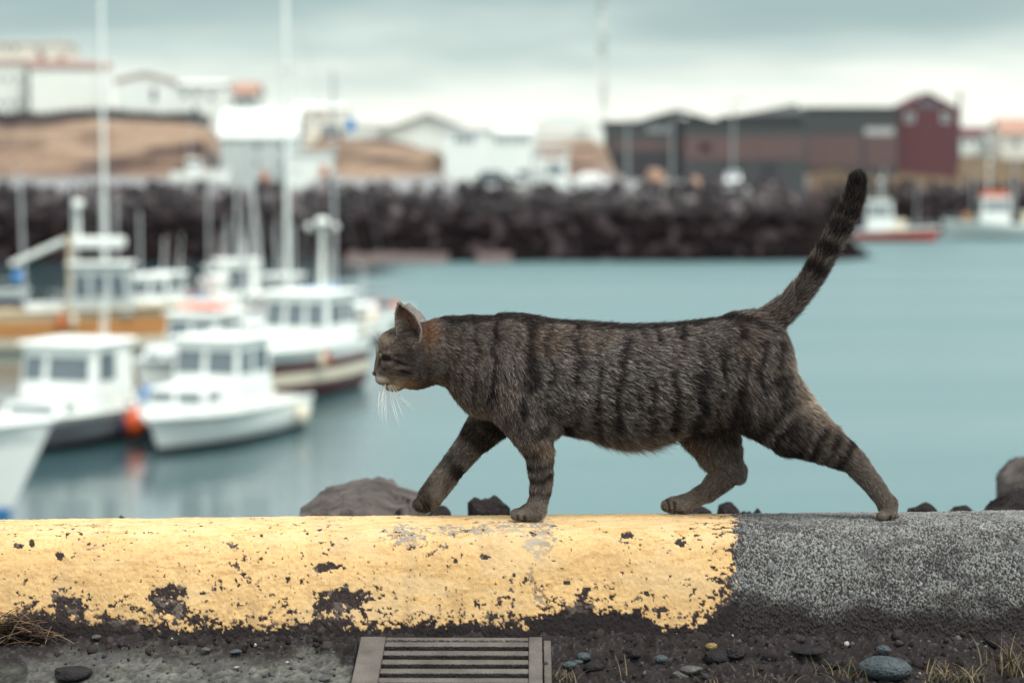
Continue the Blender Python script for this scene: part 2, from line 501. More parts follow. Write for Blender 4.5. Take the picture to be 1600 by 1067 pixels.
for _ in range(5200):
    t = RNG.uniform(cum[1] - 30, min(cum[-1], cum[-2] + 60)); i = np.searchsorted(cum, t) - 1
    f = (t - cum[i]) / (cum[i + 1] - cum[i]); p = SHORE[i] * (1 - f) + SHORE[i + 1] * f
    d = SHORE[i + 1] - SHORE[i]; d /= np.linalg.norm(d); nrm = np.array([-d[1], d[0]])
    q = p + nrm * RNG.uniform(.8, 9.6)
    z, _d = land_z(q[0], q[1])
    cent.append((q[0], q[1], float(z) + RNG.uniform(-.1, .25))); size.append(RNG.uniform(.4, .95))
def riprap_col(c):
    wet = float(sstep(-2.2, -4.0, c[2] + RNG.uniform(-.6, .6)))    # weed-black below the tide line
    d = RNG.uniform(.6, 1.35)
    dry = np.array([.044, .039, .042]) * d
    if RNG.random() < .14: dry = np.array([.13, .115, .115]) * d
    return dry * (1 - wet) + np.array([.010, .0068, .0075]) * d * wet
rip = scatter_rocks('breakwater_stones', cent, size, attr_mat('riprap', .9, .06, .3, 3.0), riprap_col)
tag(rip, 'dark tumbled stones of the breakwater across the harbour', 'stones', kind='stuff')
# pale weed and sand ledge at the foot of the breakwater
led = MB()
for (ua, ub, yy) in ((540, 700, 186.0), (745, 800, 186.3)):
    pts = []
    for i in range(12):
        u = ua + (ub - ua) * i / 11; x = (u - 800) / FPX * yy
        pts.append(x)
    for a, b in zip(pts[:-1], pts[1:]):
        led.hexa([(a, yy - 2.2, -7.6), (b, yy - 2.2, -7.6), (b, yy + 3, -7.6), (a, yy + 3, -7.6), (a, yy - 1.2, -7.05), (b, yy - 1.2, -7.05), (b, yy + 3, -6.4), (a, yy + 3, -6.4)])
mat('sand_ledge', (.085, .062, .058), .9, .25, .4)
tag(led.build('sand_ledge', 'sand_ledge'), 'pale sandy ledge at the foot of the breakwater', kind='structure')

# ================================================================ BUILDINGS
def ground_at(x, y): return float(land_z(np.array(x), np.array(y))[0])
def building(name, label, u0, u1, vt, vb, Y, depth, wall, roof, peak=None, yaw=0, windows=(), cat='building', ridge='x', over=.25, doors=(), chim=(), flat=False, side_windows=()):
    """front face spans pixels u0..u1 and vt (eave)..vb (base) at distance Y; windows are pixel boxes on that face"""
    a, b = at(u0, vb, Y), at(u1, vb, Y); t = at(u0, vt, Y)
    W, z0, H = b.x - a.x, a.z, t.z - a.z
    cx = (a.x + b.x) / 2
    e = empty(name, (cx, Y, z0), R(yaw), label, cat)
    w = W / 2; zf = -2.5
    MB().hexa([(-w, 0, zf), (w, 0, zf), (w, depth, zf), (-w, depth, zf), (-w, 0, H), (w, 0, H), (w, depth, H), (-w, depth, H)]).build('wall', wall, e)
    if peak is not None:
        hp = at(u0, peak, Y).z - z0
        r = MB(); th = .22
        if ridge == 'y':       # gable to the front
            for lift, mm in ((0, None),):
                o = over
                sl = (hp - H) / w
                P = [(-w - o, -o, H - sl * o), (0, -o, hp), (w + o, -o, H - sl * o)]
                Q = [(x, depth + o, z) for x, _, z in P]
                for i in (0, 1):
                    A, B, D, E = P[i], P[i + 1], Q[i + 1], Q[i]
                    r.hexa([A, B, D, E] + [(x, y, z + th) for x, y, z in (A, B, D, E)])
            g = MB().add([(-w, 0.01, H - .02), (w, 0.01, H - .02), (0, 0.01, hp - .05), (-w, depth - .01, H - .02), (w, depth - .01, H - .02), (0, depth - .01, hp - .05)],
                         [(0, 1, 2), (5, 4, 3), (0, 2, 5, 3), (2, 1, 4, 5)])
            g.build('gable', wall, e)
        else:
            o = over; sl = (hp - H) / (depth / 2)
            P = [(-o, H - sl * o), (depth / 2, hp), (depth + o, H - sl * o)]
            for i in (0, 1):
                (ya, za), (yb, zb) = P[i], P[i + 1]
                A, B, D, E = (-w - o, ya, za), (w + o, ya, za), (w + o, yb, zb), (-w - o, yb, zb)
                r.hexa([A, B, D, E] + [(x, y, z + th) for x, y, z in (A, B, D, E)])
            g = MB().add([(-w, 0, H - .02), (-w, depth, H - .02), (-w, depth / 2, hp - .05), (w, 0, H - .02), (w, depth, H - .02), (w, depth / 2, hp - .05)],
                         [(0, 2, 1), (3, 4, 5), (0, 3, 5, 2), (1, 2, 5, 4)])
            g.build('gable', wall, e)
        ro = r.build('roof', roof, e)
    else:
        ro = MB().box((0, depth / 2, H + .12), (W + 2 * over, depth + 2 * over, .26)).build('roof', roof, e)
    for (cu, cw, ch) in chim:
        x = (cu - (u0 + u1) / 2) / FPX * Y
        top = (at(u0, peak, Y).z - z0) if peak is not None else H
        MB().box((x, depth / 2, top + ch / 2 - .3), (cw, cw, ch + .6)).build('chimney', 'roof_red', ro)
    q = [(-w, 0, 0), (w, 0, 0), (w, 0, H), (-w, 0, H)]
    for (a0, a1, b0, b1) in windows:
        window(q, (a0 - u0) / (u1 - u0), (a1 - u0) / (u1 - u0), (vb - b1) / (vb - vt), (vb - b0) / (vb - vt), e)
    for (a0, a1, b0, b1, m) in doors:
        face_slab(q, (a0 - u0) / (u1 - u0), (a1 - u0) / (u1 - u0), (vb - b1) / (vb - vt), (vb - b0) / (vb - vt), .035, .06).build('door', m, e)
    ql = [(-w, depth, 0), (-w, 0, 0), (-w, 0, H), (-w, depth, H)]
    for (s0, s1, t0, t1) in side_windows: window(ql, s0, s1, t0, t1, e)
    return e, W, H

# left hillside houses
building('flat_block', 'pale beige flat roofed block rising behind the white houses, top corner of the photo', -60, 102, 68, 150, 285, 9, 'house_cream', 'trim', windows=[(6, 14, 72, 80), (22, 30, 72, 80), (-20, -12, 72, 80), (58, 66, 74, 82)])
building('town_house', 'white two storey house with small square windows at the edge of the photo', -70, 43, 100, 190, 250, 8, 'house_white', 'roof_red', peak=93, windows=[(x, x + 8, y, y + 10) for x in (-50, -28, -6, 10, 28) for y in (118, 156)])
e, W, H = building('town_house', 'white corrugated house with low red roof and two brick chimneys', 50, 172, 106, 190, 246, 9, 'house_white', 'roof_red', peak=95, yaw=14, chim=[(70, .9, 1.0), (100, .9, .8)], side_windows=[(.3, .55, .4, .75)])
for i in range(15):
    x = -W / 2 + W * (i + .5) / 15
    MB().box((x, -.025, H / 2 - .6), (.10, .05, H - 1.0)).build('cladding_batten', 'trim', e)
building('town_house', 'greenish white house with shallow red gable and one tall window', 182, 272, 127, 195, 240, 10, 'house_white', 'roof_orange', peak=116, ridge='y', yaw=6, windows=[(236, 246, 135, 162)])
building('town_house', 'long low white house joined beside the tall window gable', 274, 350, 134, 192, 243, 8, 'house_white', 'trim', peak=128, windows=[(284, 294, 142, 154), (304, 314, 142, 154), (326, 336, 146, 158), (300, 312, 166, 180)])
building('small_house', 'small blue grey house with orange hipped roof on the hill', 357, 400, 147, 180, 262, 7, 'house_grey', 'roof_orange', peak=130, windows=[(362, 374, 152, 168), (380, 394, 152, 168)])
building('boat_house', 'white house with big pale roof standing behind the tall mast', 345, 462, 214, 285, 219, 8, 'house_grey', 'house_white', peak=172, windows=[(398, 408, 222, 238), (436, 446, 222, 238), (398, 408, 248, 262), (438, 447, 248, 262)], doors=[(407, 420, 268, 285, 'wood_red')])
building('lean_to', 'low white shed at the foot of the pale roofed house', 448, 520, 240, 284, 216, 5, 'house_white', 'house_white', doors=[(500, 512, 258, 284, 'wood_red')])
building('cream_house', 'cream house with small dark windows behind the masts', 462, 536, 172, 226, 244, 8, 'house_cream', 'trim', peak=164, windows=[(494, 502, 184, 194), (518, 526, 184, 200), (474, 482, 186, 196)])
building('store_shed', 'low white shed between cream house and big grey roofed warehouse', 538, 604, 198, 230, 242, 6, 'house_white', 'trim')
building('warehouse', 'wide white warehouse wing with shallow grey gable roof', 598, 740, 206, 232, 236, 14, 'house_white', 'roof_grey', peak=180, ridge='y', over=.6)
building('office_block', 'white block with a strip of blue windows beside the brown bank', 694, 768, 204, 280, 214, 10, 'house_white', 'trim', windows=[(710, 720, 211, 224), (721, 731, 211, 224), (732, 742, 211, 224)])
building('long_shed', 'long white wing with a row of small windows sloping to the yard', 769, 832, 210, 285, 219, 9, 'house_white', 'trim', peak=200, windows=[(x, x + 6, 214, 226) for x in (776, 786, 797, 808, 818)])
building('kiosk', 'small white kiosk with orange stripe standing on the quay', 834, 888, 238, 296, 204, 3.5, 'house_white', 'trim', doors=[(846, 880, 243, 247, 'orange'), (838, 848, 262, 294, 'alu')], windows=[(852, 882, 256, 274)])
# domed white hall on the hill
a = at(826, 212, 256); b = at(944, 212, 256); W = b.x - a.x
e = empty('domed_hall', ((a.x + b.x) / 2, 256, a.z - .3), 0, 'white barrel roofed hall on top of the brown hill', 'building')
Hd = at(826, 180, 256).z - a.z + .3
ring = [[(-W / 2 + W * (.5 - .5 * math.cos(math.pi * i / 16)), y, Hd * math.sin(math.pi * i / 16) ** .7) for i in range(17)] for y in (0, 16)]
MB().rings([r + [(W / 2, y, -3), (-W / 2, y, -3)] for r, y in zip(ring, (0, 16))]).build('roof', 'house_white', e)
MB().box((0, -.06, Hd * .25), (W * .72, .12, Hd * .5)).build('wall', 'trim', e)
MB().box((W * .2, -.14, Hd * .2), (1.2, .08, Hd * .4)).build('door', 'house_grey', e)

# dark industrial buildings
building('fish_plant', 'dark low factory hall behind two pale lamp posts', 946, 1066, 193, 284, 262, 16, 'clad_green', 'clad_dark', windows=[(1012, 1026, 196, 206), (1030, 1044, 196, 206)], doors=[(956, 1062, 222, 234, 'clad_brown'), (990, 1042, 240, 283, 'clad_dark'), (952, 984, 240, 283, 'clad_dark')])
e = building('factory_attic', 'grey pitched roof box on the dark factory hall', 1010, 1106, 187, 196, 274, 8, 'clad_green', 'roof_slate', peak=174, ridge='y')
building('brick_factory', 'brown and grey green factory with a wedge shaped roof', 1067, 1258, 190, 284, 260, 16, 'clad_green', 'clad_dark', doors=[(1069, 1256, 214, 250, 'clad_brown'), (1094, 1108, 226, 236, 'clad_dark'), (1130, 1160, 254, 283, 'clad_dark'), (1190, 1215, 254, 283, 'clad_dark')])
A, B = at(1114, 190, 263), at(1257, 190, 263)
e = empty('wedge_roof', ((A.x + B.x) / 2, 263, A.z - .2), 0, 'dark wedge roof rising to the right over the brown factory', 'roof')
w = (B.x - A.x) / 2; h = at(1257, 159, 263).z - A.z; h0 = at(1130, 180, 263).z - A.z
MB().hexa([(-w, 0, 0), (w, 0, 0), (w, 10, 0), (-w, 10, 0), (-w + 1.6, .6, h0), (w - .8, .6, h), (w - .8, 10, h), (-w + 1.6, 10, h0)]).build('roof_shell', 'roof_slate', e)
MB().hexa([(-w + .4, -.2, -.1), (w - .2, -.2, -.1), (w - .2, .3, -.1), (-w + .4, .3, -.1), (-w + .8, -.15, .9), (w - .4, -.15, 1.1), (w - .4, .3, 1.1), (-w + .8, .3, .9)]).build('fascia', 'clad_dark', e)
building('flat_factory', 'long grey green factory block beside the red gabled house', 1260, 1402, 170, 285, 284, 14, 'clad_green', 'roof_slate', doors=[(1262, 1345, 212, 262, 'clad_brown'), (1352, 1400, 212, 262, 'clad_brown'), (1350, 1396, 200, 211, 'concrete_far')])
e, W, H = building('red_house', 'dark red gabled house with two square windows above the grassy mound', 1402, 1497, 172, 248, 286, 10, 'barn_red', 'barn_red', peak=147, ridge='y', over=.15, windows=[(1414, 1427, 177, 191), (1470, 1483, 177, 191)])
for x in (-.75, .75):
    MB().box((x, -.01, H + .75), (.85, .1, .9)).build('window', 'win_glass', e)
MB().tube([(W / 2 + .15, .4, -1), (W / 2 + .15, .4, H + 2.6)], .22).build('flue', 'dark_metal', e)
building('far_house', 'distant white house with dull red roof right of the red gable', 1502, 1552, 214, 242, 330, 8, 'house_white', 'barn_red', peak=200, windows=[(1508, 1516, 218, 228), (1528, 1536, 218, 228)])
building('end_house', 'cream house with orange roof at the edge of the photo', 1566, 1660, 210, 245, 300, 8, 'house_cream', 'roof_orange', peak=187, windows=[(1580, 1594, 216, 230), (1612, 1626, 216, 230)])
building('far_house', 'low grey roofed house half hidden beside the cream one', 1545, 1572, 222, 244, 320, 8, 'house_grey', 'roof_grey', peak=212)

# fence along the hillside houses
fy = 236
fe = empty('hill_fence', (0, fy, 0), 0, 'dark board fence running below the hillside houses', 'fence')
for i in range(30):
    u = -30 + i * 12; p = at(u, 196, fy)
    q = at(u + 11, 196, fy); g0 = ground_at(p.x, fy)
    MB().box(((p.x + q.x) / 2, 0, g0 + .65), (q.x - p.x, .08, 1.15)).build('board_panel', 'clad_dark', fe)
    MB().box((p.x, -.1, g0 + .7), (.14, .14, 1.6)).build('post', 'clad_dark', fe)

# radio mast: lattice
mp = at(943, 200, 420)
mz = ground_at(mp.x, 420)
me_ = empty('radio_mast', (mp.x, 420, mz), 0, 'tall lattice radio mast rising above the town', 'mast')
for s in range(9):
    z0, z1 = s * 5.0, (s + 1) * 5.0
    sec = MB()
    cs = [(-.55, -.3), (.55, -.3), (0, .6)]
    for x, y in cs: sec.tube([(x, y, z0), (x, y, z1)], .09, 6)
    for i in range(3):
        (xa, ya), (xb, yb) = cs[i], cs[(i + 1) % 3]
        for k in range(3):
            za = z0 + k * 5 / 3
            sec.tube([(xa, ya, za), (xb, yb, za + 5 / 3)], .05, 5); sec.tube([(xb, yb, za), (xa, ya, za + 5 / 3)], .05, 5)
    sec.build('lattice_section', 'house_white' if s % 2 else 'house_grey', me_)
for z, r in ((38, 1.0), (31, .9), (29.2, .8), (22, .8)):
    MB().ball((-.8, -.6, z), r * .7, sc=(1, .35, 1)).build('dish', 'roof_grey', me_)

# quay lamp posts
for u, vt, lab in ((980, 188, 'pale lamp post nearest the white kiosk'), (1050, 186, 'pale lamp post in front of the pitched attic roof'), (1145, 160, 'tall pale lamp post before the brown factory')):
    Y = 212; p = at(u, 284, Y); z = ground_at(p.x, Y); h = at(u, vt, Y).z - z
    e = empty('lamp_post', (p.x, Y, z), 0, lab, 'lamp post', 'lamp posts on the far quay')
    MB().tube([(0, 0, -.3), (0, 0, .9), (0, 0, h)], [.16, .14, .10]).build('pole', 'post_grey', e)
    MB().tube([(0, 0, h - .1), (.5, -.3, h + .15), (1.1, -.6, h + .15)], .07).build('arm', 'post_grey', e)
    MB().ball((1.2, -.65, h + .1), .3, sc=(1.3, .8, .4)).build('lamp_head', 'lamp_glass', e)
for u, lab, hh in ((1510, 'thin pole behind the right hand trawlers', 5), (1548, 'taller thin pole behind the right hand trawlers', 9)):
    pass

# cars on the far quay
def car(u, v, Y, paint, label, yaw=0, L=4.3, Hh=1.5, van=False):
    p = at(u, v, Y); z = ground_at(p.x, Y)
    e = empty('parked_car', (p.x, Y, z), R(yaw), label, 'car', 'vehicles parked on the far quay')
    h = L / 2; w = .85
    prof = [(-h, .35), (-h, .8), (-h * .9, .95), (-h * .2 - .4, 1.0), (h * .45, 1.0), (h * .95, .85), (h, .6), (h, .35)]
    rg = [[(x, y * k, zz) for x, zz in prof] for y, k in ((-w, 1), (-w * .92, 1), (w * .92, 1), (w, 1))]
    MB().rings([[(x * (.97 if abs(y) == w else 1), y, zz) for x, y, zz in r] for r in rg]).build('body', paint, e, bevel=.05)
    r0 = -h * .92 if van else -h * .75
    q = [(r0, -w * .9, .98), (h * .42, -w * .9, .98), (h * .42, w * .9, .98), (r0, w * .9, .98), (r0 + .3, -w * .78, Hh), (h * .1, -w * .78, Hh), (h * .1, w * .78, Hh), (r0 + .3, w * .78, Hh)]
    MB().hexa(q).build('cabin', paint, e, bevel=.05)
    fq = [q[0], q[1], q[5], q[4]]
    for a, b in ((.06, .45), (.5, .9)): face_slab(fq, a, b, .12, .85, .02, .04).build('side_window', 'win_glass', e)
    fq = [q[1], q[2], q[6], q[5]]; face_slab(fq, .06, .94, .1, .9, .02, .04).build('windscreen', 'win_glass', e)
    fq = [q[3], q[0], q[4], q[7]]; face_slab(fq, .1, .9, .15, .85, .02, .04).build('rear_window', 'win_glass', e)
    for x in (-h * .62, h * .64):
        for y in (-w, w):
            wh = MB().tube([(x, y - .09, .33), (x, y + .09, .33)], .33, 14).build('wheel', 'rubber', e)
            MB().tube([(x, y - .1, .33), (x, y + .1, .33)], .19, 10).build('rim', 'alu', wh)
    for y in (-.6, .6): MB().ball((h - .02, y, .68), .13).build('headlight', 'lamp_glass', e)
    return e
car(775, 284, 206, 'car_dark', 'dark car parked in front of the white warehouse block', 12, 4.6, 1.7)
car(812, 283, 210, 'car_white', 'white pickup sized car between dark car and kiosk', 100, 4.8, 1.9, True)
car(916, 284, 209, 'car_white', 'white car parked right of the kiosk', 172, 4.4, 1.5)
car(1145, 283, 226, 'car_white', 'white car seen end on before the brown factory', 265, 4.2, 1.6)
car(1237, 282, 232, 'car_white', 'white car at the start of the grassy mound', 262, 4.2, 1.6)
car(516, 222, 231, 'car_dark', 'dark car on the hill beside the cream house', 100, 4.4, 1.7)
# white storage tank on the mound
p = at(1293, 258, 272); z = ground_at(p.x, 272)
e = empty('storage_tank', (p.x, 272, z), 0, 'small round white tank on the grassy mound', 'tank')
MB().ball((0, 0, 1.2), 1.15).build('tank_shell', 'house_white', e, True)
for x in (-.6, .6): MB().box((x, 0, .0), (.2, .9, 1.2)).build('leg', 'concrete_far', e)
# blue sign
p = at(548, 228, 229); z = ground_at(p.x, 229)
e = empty('blue_sign', (p.x, 229, z), 0, 'blue board sign on the hill beside the low white shed', 'sign')
zt = at(548, 185, 229).z - z; zb = at(548, 206, 229).z - z
MB().box((0, 0, (zt + zb) / 2), (1.0, .08, zt - zb)).build('sign_board', 'blue', e)
for x in (-.35, .35): MB().box((x, .08, zb / 2 + .2), (.08, .08, zb + .4)).build('post', 'alu', e)
# tan boulders on the quay edge
for u, v, Y, s, lab in ((1024, 290, 199, 1.35, 'tall tan boulder on the quay edge below the dark factory'), (1086, 288, 200, .8, 'low rust coloured boulder on the quay edge')):
    V, F = rock_mesh(2, int(u), .4)
    p = at(u, v, Y); me = np_mesh('quay_boulder', V * np.array([s * .75, s * .7, s]), F); m_ = mat('tan_stone', (.30, .19, .14), .9, .3, 1.5)
    me.materials.append(m_); o = link('quay_boulder', me); o.location = (p.x, Y, ground_at(p.x, Y) + s * .5); tag(o, lab, 'boulder')

# walking figure on the hill road
def person(u, v, Y, label):
    p = at(u, v, Y); z = ground_at(p.x, Y)
    e = empty('person', (p.x, Y, z), R(30), label, 'person')
    sk = [(0, 0, .95, .14), (0, 0, 1.2, .15), (0, 0, 1.42, .15), (0, 0, 1.55, .065), (.02, 0, 1.68, .10), (.03, 0, 1.78, .09),
          (0, .2, 1.4, .075), (.03, .27, 1.12, .055), (.12, .26, .9, .045), (0, -.2, 1.4, .075), (-.05, -.27, 1.12, .055), (.02, -.28, .88, .045),
          (.02, .1, .85, .11), (.14, .1, .48, .08), (.1, .1, .08, .055), (.26, .1, .04, .045), (-.02, -.1, .85, .11), (-.08, -.1, .48, .08), (-.24, -.1, .1, .055), (-.1, -.1, .04, .045)]
    ed = [(0, 1), (1, 2), (2, 3), (3, 4), (4, 5), (2, 6), (6, 7), (7, 8), (2, 9), (9, 10), (10, 11), (0, 12), (12, 13), (13, 14), (14, 15), (0, 16), (16, 17), (17, 18), (18, 19)]
    me = bpy.data.meshes.new('body'); me.from_pydata([s[:3] for s in sk], ed, []); me.materials.append(MATS['cloth_dark'])
    o = link('body', me, e)
    o.modifiers.new('skin', 'SKIN')
    for i, s in enumerate(sk):
        me.skin_vertices[0].data[i].radius = (s[3], s[3])
    me.skin_vertices[0].data[0].use_root = True
    o.modifiers.new('sub', 'SUBSURF').render_levels = 1
    MB().ball((.03, 0, 1.76), .115, sc=(1, .9, 1)).build('hair', 'rubber', e)
    MB().ball((.075, 0, 1.71), .085, sc=(.8, .85, 1.1)).build('face', 'skin', e)
person(6, 300, 204, 'person in dark clothes walking on the far quay road')

# ================================================================ BOATS (local x = towards the bow, origin = stem at the waterline)
def hull_pts(L, B, Fs, Fb, rake=.5, full=2.4, n=22):  # full: how blunt the bow is
    st = []
    for i in range(n):
        t = i / (n - 1)
        b = B / 2 * (1 - max(0, (t - .42) / .58) ** full) * (.86 + .14 * min(1, t / .35))
        b = max(b, .03)
        zs = Fs + (Fb - Fs) * t ** 2.2
        x = -L + L * t
        st.append((t, x, b, zs))
    return st
def boat(name, label, pos, theta, L, B, Fs, Fb, hull='boat_white', bottom='antifoul', stripe=None, sheer='boat_white', house=None, fore=None, mast=None, rail=True, cat='boat', group='boats moored in the harbour', rake=.5, clinker=0, gun=.05, extras=None, full=2.4, stripe_row=3):
    e = empty(name, (pos[0], pos[1], WATER), R(theta), label, cat, group)
    st = hull_pts(L, B, Fs, Fb, rake, full)
    wlz = .20
    prof = [(1.0, 1.0, 's'), (.985, .74, 's'), (.97, .5, 'h'), (.94, .26, 'h'), (.88, 0, 'h'), (.55, -.3, 'b'), (0, -.45, 'b')]
    mb = MB(); ring = []
    for t, x, b, zs in st:
        r = []
        narrow = 1 - .35 * t ** 3
        for k, zf, _ in prof:
            z = wlz + (zs - wlz) * zf if zf >= 0 else zf
            kk = k if zf > .9 else 1 - (1 - k) * (1 + 1.6 * t ** 2)
            kk = max(kk, 0)
            r.append((x + rake * (z / Fb) * t ** 5, b * kk * (narrow if zf < .9 else 1) if zf < 1 else b, z))
        ring.append(r)
    m = len(prof)
    for side in (1, -1):
        for i in range(len(ring) - 1):
            for j in range(m - 1):
                a, b2, c, d = ring[i][j], ring[i + 1][j], ring[i + 1][j + 1], ring[i][j + 1]
                q = [(p[0], p[1] * side, p[2]) for p in (a, b2, c, d)]
                zone = prof[j + 1][2]
                mm = bottom if zone == 'b' else (sheer if (zone == 's') else hull)
                if stripe and j == stripe_row: mm = stripe
                mb.add(q, [(0, 1, 2, 3)], mm)
    tr = [(p[0], p[1], p[2]) for p in ring[0]] + [(p[0], -p[1], p[2]) for p in reversed(ring[0])]
    mb.add(tr, [tuple(range(len(tr)))], hull)
    mb.build('hull', None, e)
    # deck and gunwale
    dk = MB(); V = []
    for r, (t, x, b, zs) in zip(ring, st):
        V += [(r[0][0], b - .02, zs - .14), (r[0][0], -b + .02, zs - .14)]
    dk.add(V, [(2 * i, 2 * i + 2, 2 * i + 3, 2 * i + 1) for i in range(len(st) - 1)]).build('deck', 'deck', e)
    for side in (1, -1):
        MB().tube([(r[0][0], r[0][1] * side, r[0][2]) for r in ring], gun, 6).build('gunwale', sheer, e)
    for c in range(clinker):
        zf = .15 + .55 * c / max(1, clinker - 1)
        for side in (1, -1):
            MB().tube([(r[0][0] - .0, (r[4][1] * (1 - zf) + r[1][1] * zf) * side * 1.0 + .012 * side, r[4][2] * (1 - zf) + r[1][2] * zf) for r in ring[:-2]], .022, 5).build('plank_edge', 'dark_metal' if hull == 'boat_grey' else sheer, e)
    def zdeck(x):
        t = (x + L) / L; return Fs + (Fb - Fs) * max(0, t) ** 2.2 - .14
    def house_box(nm, x0, x1, w, z0, z1, rf, rb, tp, wall, roofm, front, side, roof_over=.18, roof_th=.09, back=()):
        q = [(x0, -w, z0), (x1, -w, z0), (x1, w, z0), (x0, w, z0), (x0 + rb, -w * tp, z1), (x1 - rf, -w * tp, z1), (x1 - rf, w * tp, z1), (x0 + rb, w * tp, z1)]
        h = MB().hexa(q).build(nm, wall, e, bevel=.04)
        F = [q[1], q[2], q[6], q[5]]
        for s0, s1, t0, t1 in front: face_slab(F, s0, s1, t0, t1, .02, .04).build('window', 'boat_glass', h)
        SR = [q[0], q[1], q[5], q[4]]; SL = [q[2], q[3], q[7], q[6]]
        for s0, s1, t0, t1 in side:
            face_slab(SR, s0, s1, t0, t1, .02, .04).build('window', 'boat_glass', h)
            face_slab(SL, 1 - s1, 1 - s0, t0, t1, .02, .04).build('window', 'boat_glass', h)
        BK = [q[3], q[0], q[4], q[7]]
        for s0, s1, t0, t1 in back: face_slab(BK, s0, s1, t0, t1, .02, .04).build('window', 'boat_glass', h)
        if roofm:
            o = roof_over
            MB().hexa([(x0 + rb - o, -w * tp - o, z1), (x1 - rf + o * 1.3, -w * tp - o, z1), (x1 - rf + o * 1.3, w * tp + o, z1), (x0 + rb - o, w * tp + o, z1),
                       (x0 + rb - o * .6, -w * tp - o * .5, z1 + roof_th), (x1 - rf + o * .7, -w * tp - o * .5, z1 + roof_th), (x1 - rf + o * .7, w * tp + o * .5, z1 + roof_th), (x0 + rb - o * .6, w * tp + o * .5, z1 + roof_th)]).build('wheelhouse_roof' if nm == 'wheelhouse' else 'cabin_top', roofm, e, bevel=.03)
    if fore:
        x0, x1, w, h, fr, sd = fore
        z0 = min(zdeck(x0), zdeck(x1)) - .05
        house_box('forecabin', x0, x1, w, z0, zdeck((x0 + x1) / 2) + h, .28, 0, .86, 'boat_white', None, fr, sd)
    if house:
        x0, x1, w, h, fr, sd = house[:6]
        wall = house[6] if len(house) > 6 else 'boat_white'; rf = house[7] if len(house) > 7 else 'boat_white'
        rk = house[8] if len(house) > 8 else .35
        z0 = zdeck(x0) - .1
        house_box('wheelhouse', x0, x1, w, z0, zdeck((x0 + x1) / 2) + h, rk, 0, .9, wall, rf, fr, sd, back=[(.1, .4, .5, .85)])
    for mm in (mast or []):
        x, y, zb, zt, r = mm[:5]
        lean = mm[5] if len(mm) > 5 else (0, 0)
        mo = MB().tube([(x, y, zb), (x + lean[0], y + lean[1], zt)], [r, r * .75], 8).build('mast', mm[6] if len(mm) > 6 else 'alu', e)
        for (zz, hw) in (mm[7] if len(mm) > 7 else []):
            f = (zz - zb) / (zt - zb)
            MB().tube([(x + lean[0] * f, y + lean[1] * f - hw, zz), (x + lean[0] * f, y + lean[1] * f + hw, zz)], .035, 6).build('spreader', 'alu', mo)
    if rail:
        pts = []
        for s in (1, -1):
            rr = ring[10:] if s == 1 else list(reversed(ring[10:]))
            pts += [(p[0][0] - .03, (max(p[0][1] - .08, 0)) * s, p[0][2] + .55) for p in rr]
        rl = MB().tube(pts, .02, 5)
        for i in range(10, len(ring), 3):
            for s in (1, -1):
                p = ring[i][0]; rl.tube([(p[0] - .03, max(p[1] - .08, 0) * s, p[2]), (p[0] - .03, max(p[1] - .08, 0) * s, p[2] + .55)], .016, 5)
        rl.build('rail', 'alu', e)
    # working clutter: whip antennas, fenders, boxes and a coil of line
    rg = random.Random(name + label)
    hx = house[0] + .3 if house else -L * .6
    hz = zdeck(hx) + (house[3] if house else .3)
    for k in range(2):
        yy = rg.uniform(-.7, .7); MB().tube([(hx, yy, hz), (hx - .15, yy, hz + rg.uniform(1.2, 2.4))], [.028, .012], 5).build('antenna', 'boat_white', e)
    for k in range(3):
        i = rg.randint(3, 13); p = ring[i][0]; s = rg.choice((1, -1))
        MB().ball((p[0], (p[1] + .12) * s, p[2] - .45), .14, sc=(1, 1, 2.2), n=8, k=6).build('fender', rg.choice(('navy', 'orange', 'boat_cream')), e, True)
    for k in range(3):
        x = -L * rg.uniform(.78, .95); y = rg.uniform(-.3, .3) * B
        MB().box((x, y, zdeck(x) + .22), (rg.uniform(.4, .8), rg.uniform(.4, .7), .44)).build('fish_box', rg.choice(('blue', 'boat_cream', 'dark_metal', 'orange')), e, bevel=.03)
    x = -L * .72
    MB().tube([(x + .28 * math.cos(a), .2 + .28 * math.sin(a), zdeck(x) + .06 + .01 * a) for a in [t * .7 for t in range(22)]], .035, 5).build('rope_coil', 'tanwood', e)
    if mast and cat == 'sailboat':
        mm = mast[0]
        MB().tube([(-.1, 0, Fb), (mm[0], 0, mm[3] - .3)], .012, 4).build('forestay', 'alu', e); MB().tube([(-L + .1, 0, Fs), (mm[0], 0, mm[3] - .1)], .012, 4).build('backstay', 'alu', e)
    if extras: extras(e, zdeck)
    return e
FR2 = [(.06, .46, .42, .86), (.54, .94, .42, .86)]
SD2 = [(.08, .42, .5, .86), (.5, .86, .5, .86)]
def W(u, v): return at_z(u, v, WATER)
HEAD = 250.0

def radar(e, x, z, h, parts=True):
    MB().tube([(x, 0, z), (x, 0, z + h)], [.09, .06], 8).build('radar_mast', 'boat_white', e)
    MB().ball((x, 0, z + h + .1), .28, sc=(1, 1, .6)).build('radar_dome', 'boat_white', e, True)
    MB().tube([(x, -.55, z + h * .9), (x, .55, z + h * .9)], .03, 5).build('crossbar', 'alu', e)
    for y in (-.55, .55): MB().ball((x, y, z + h * .9 + .16), .13).build('lamp', 'lamp_glass', e)

# near left bow
boat('fishing_boat', 'big white bow with steel pulpit rail cut by the edge of the photo', W(14, 806), -5, 11, 3.6, 1.5, 2.25, hull='boat_white', bottom='blue', sheer='boat_white', rake=1.1, house=(-8, -4.6, 1.2, 1.9, FR2, SD2), fore=(-4.6, -2.6, .9, .5, [(.2, .8, .3, .8)], [(.3, .7, .3, .8)]), gun=.06)
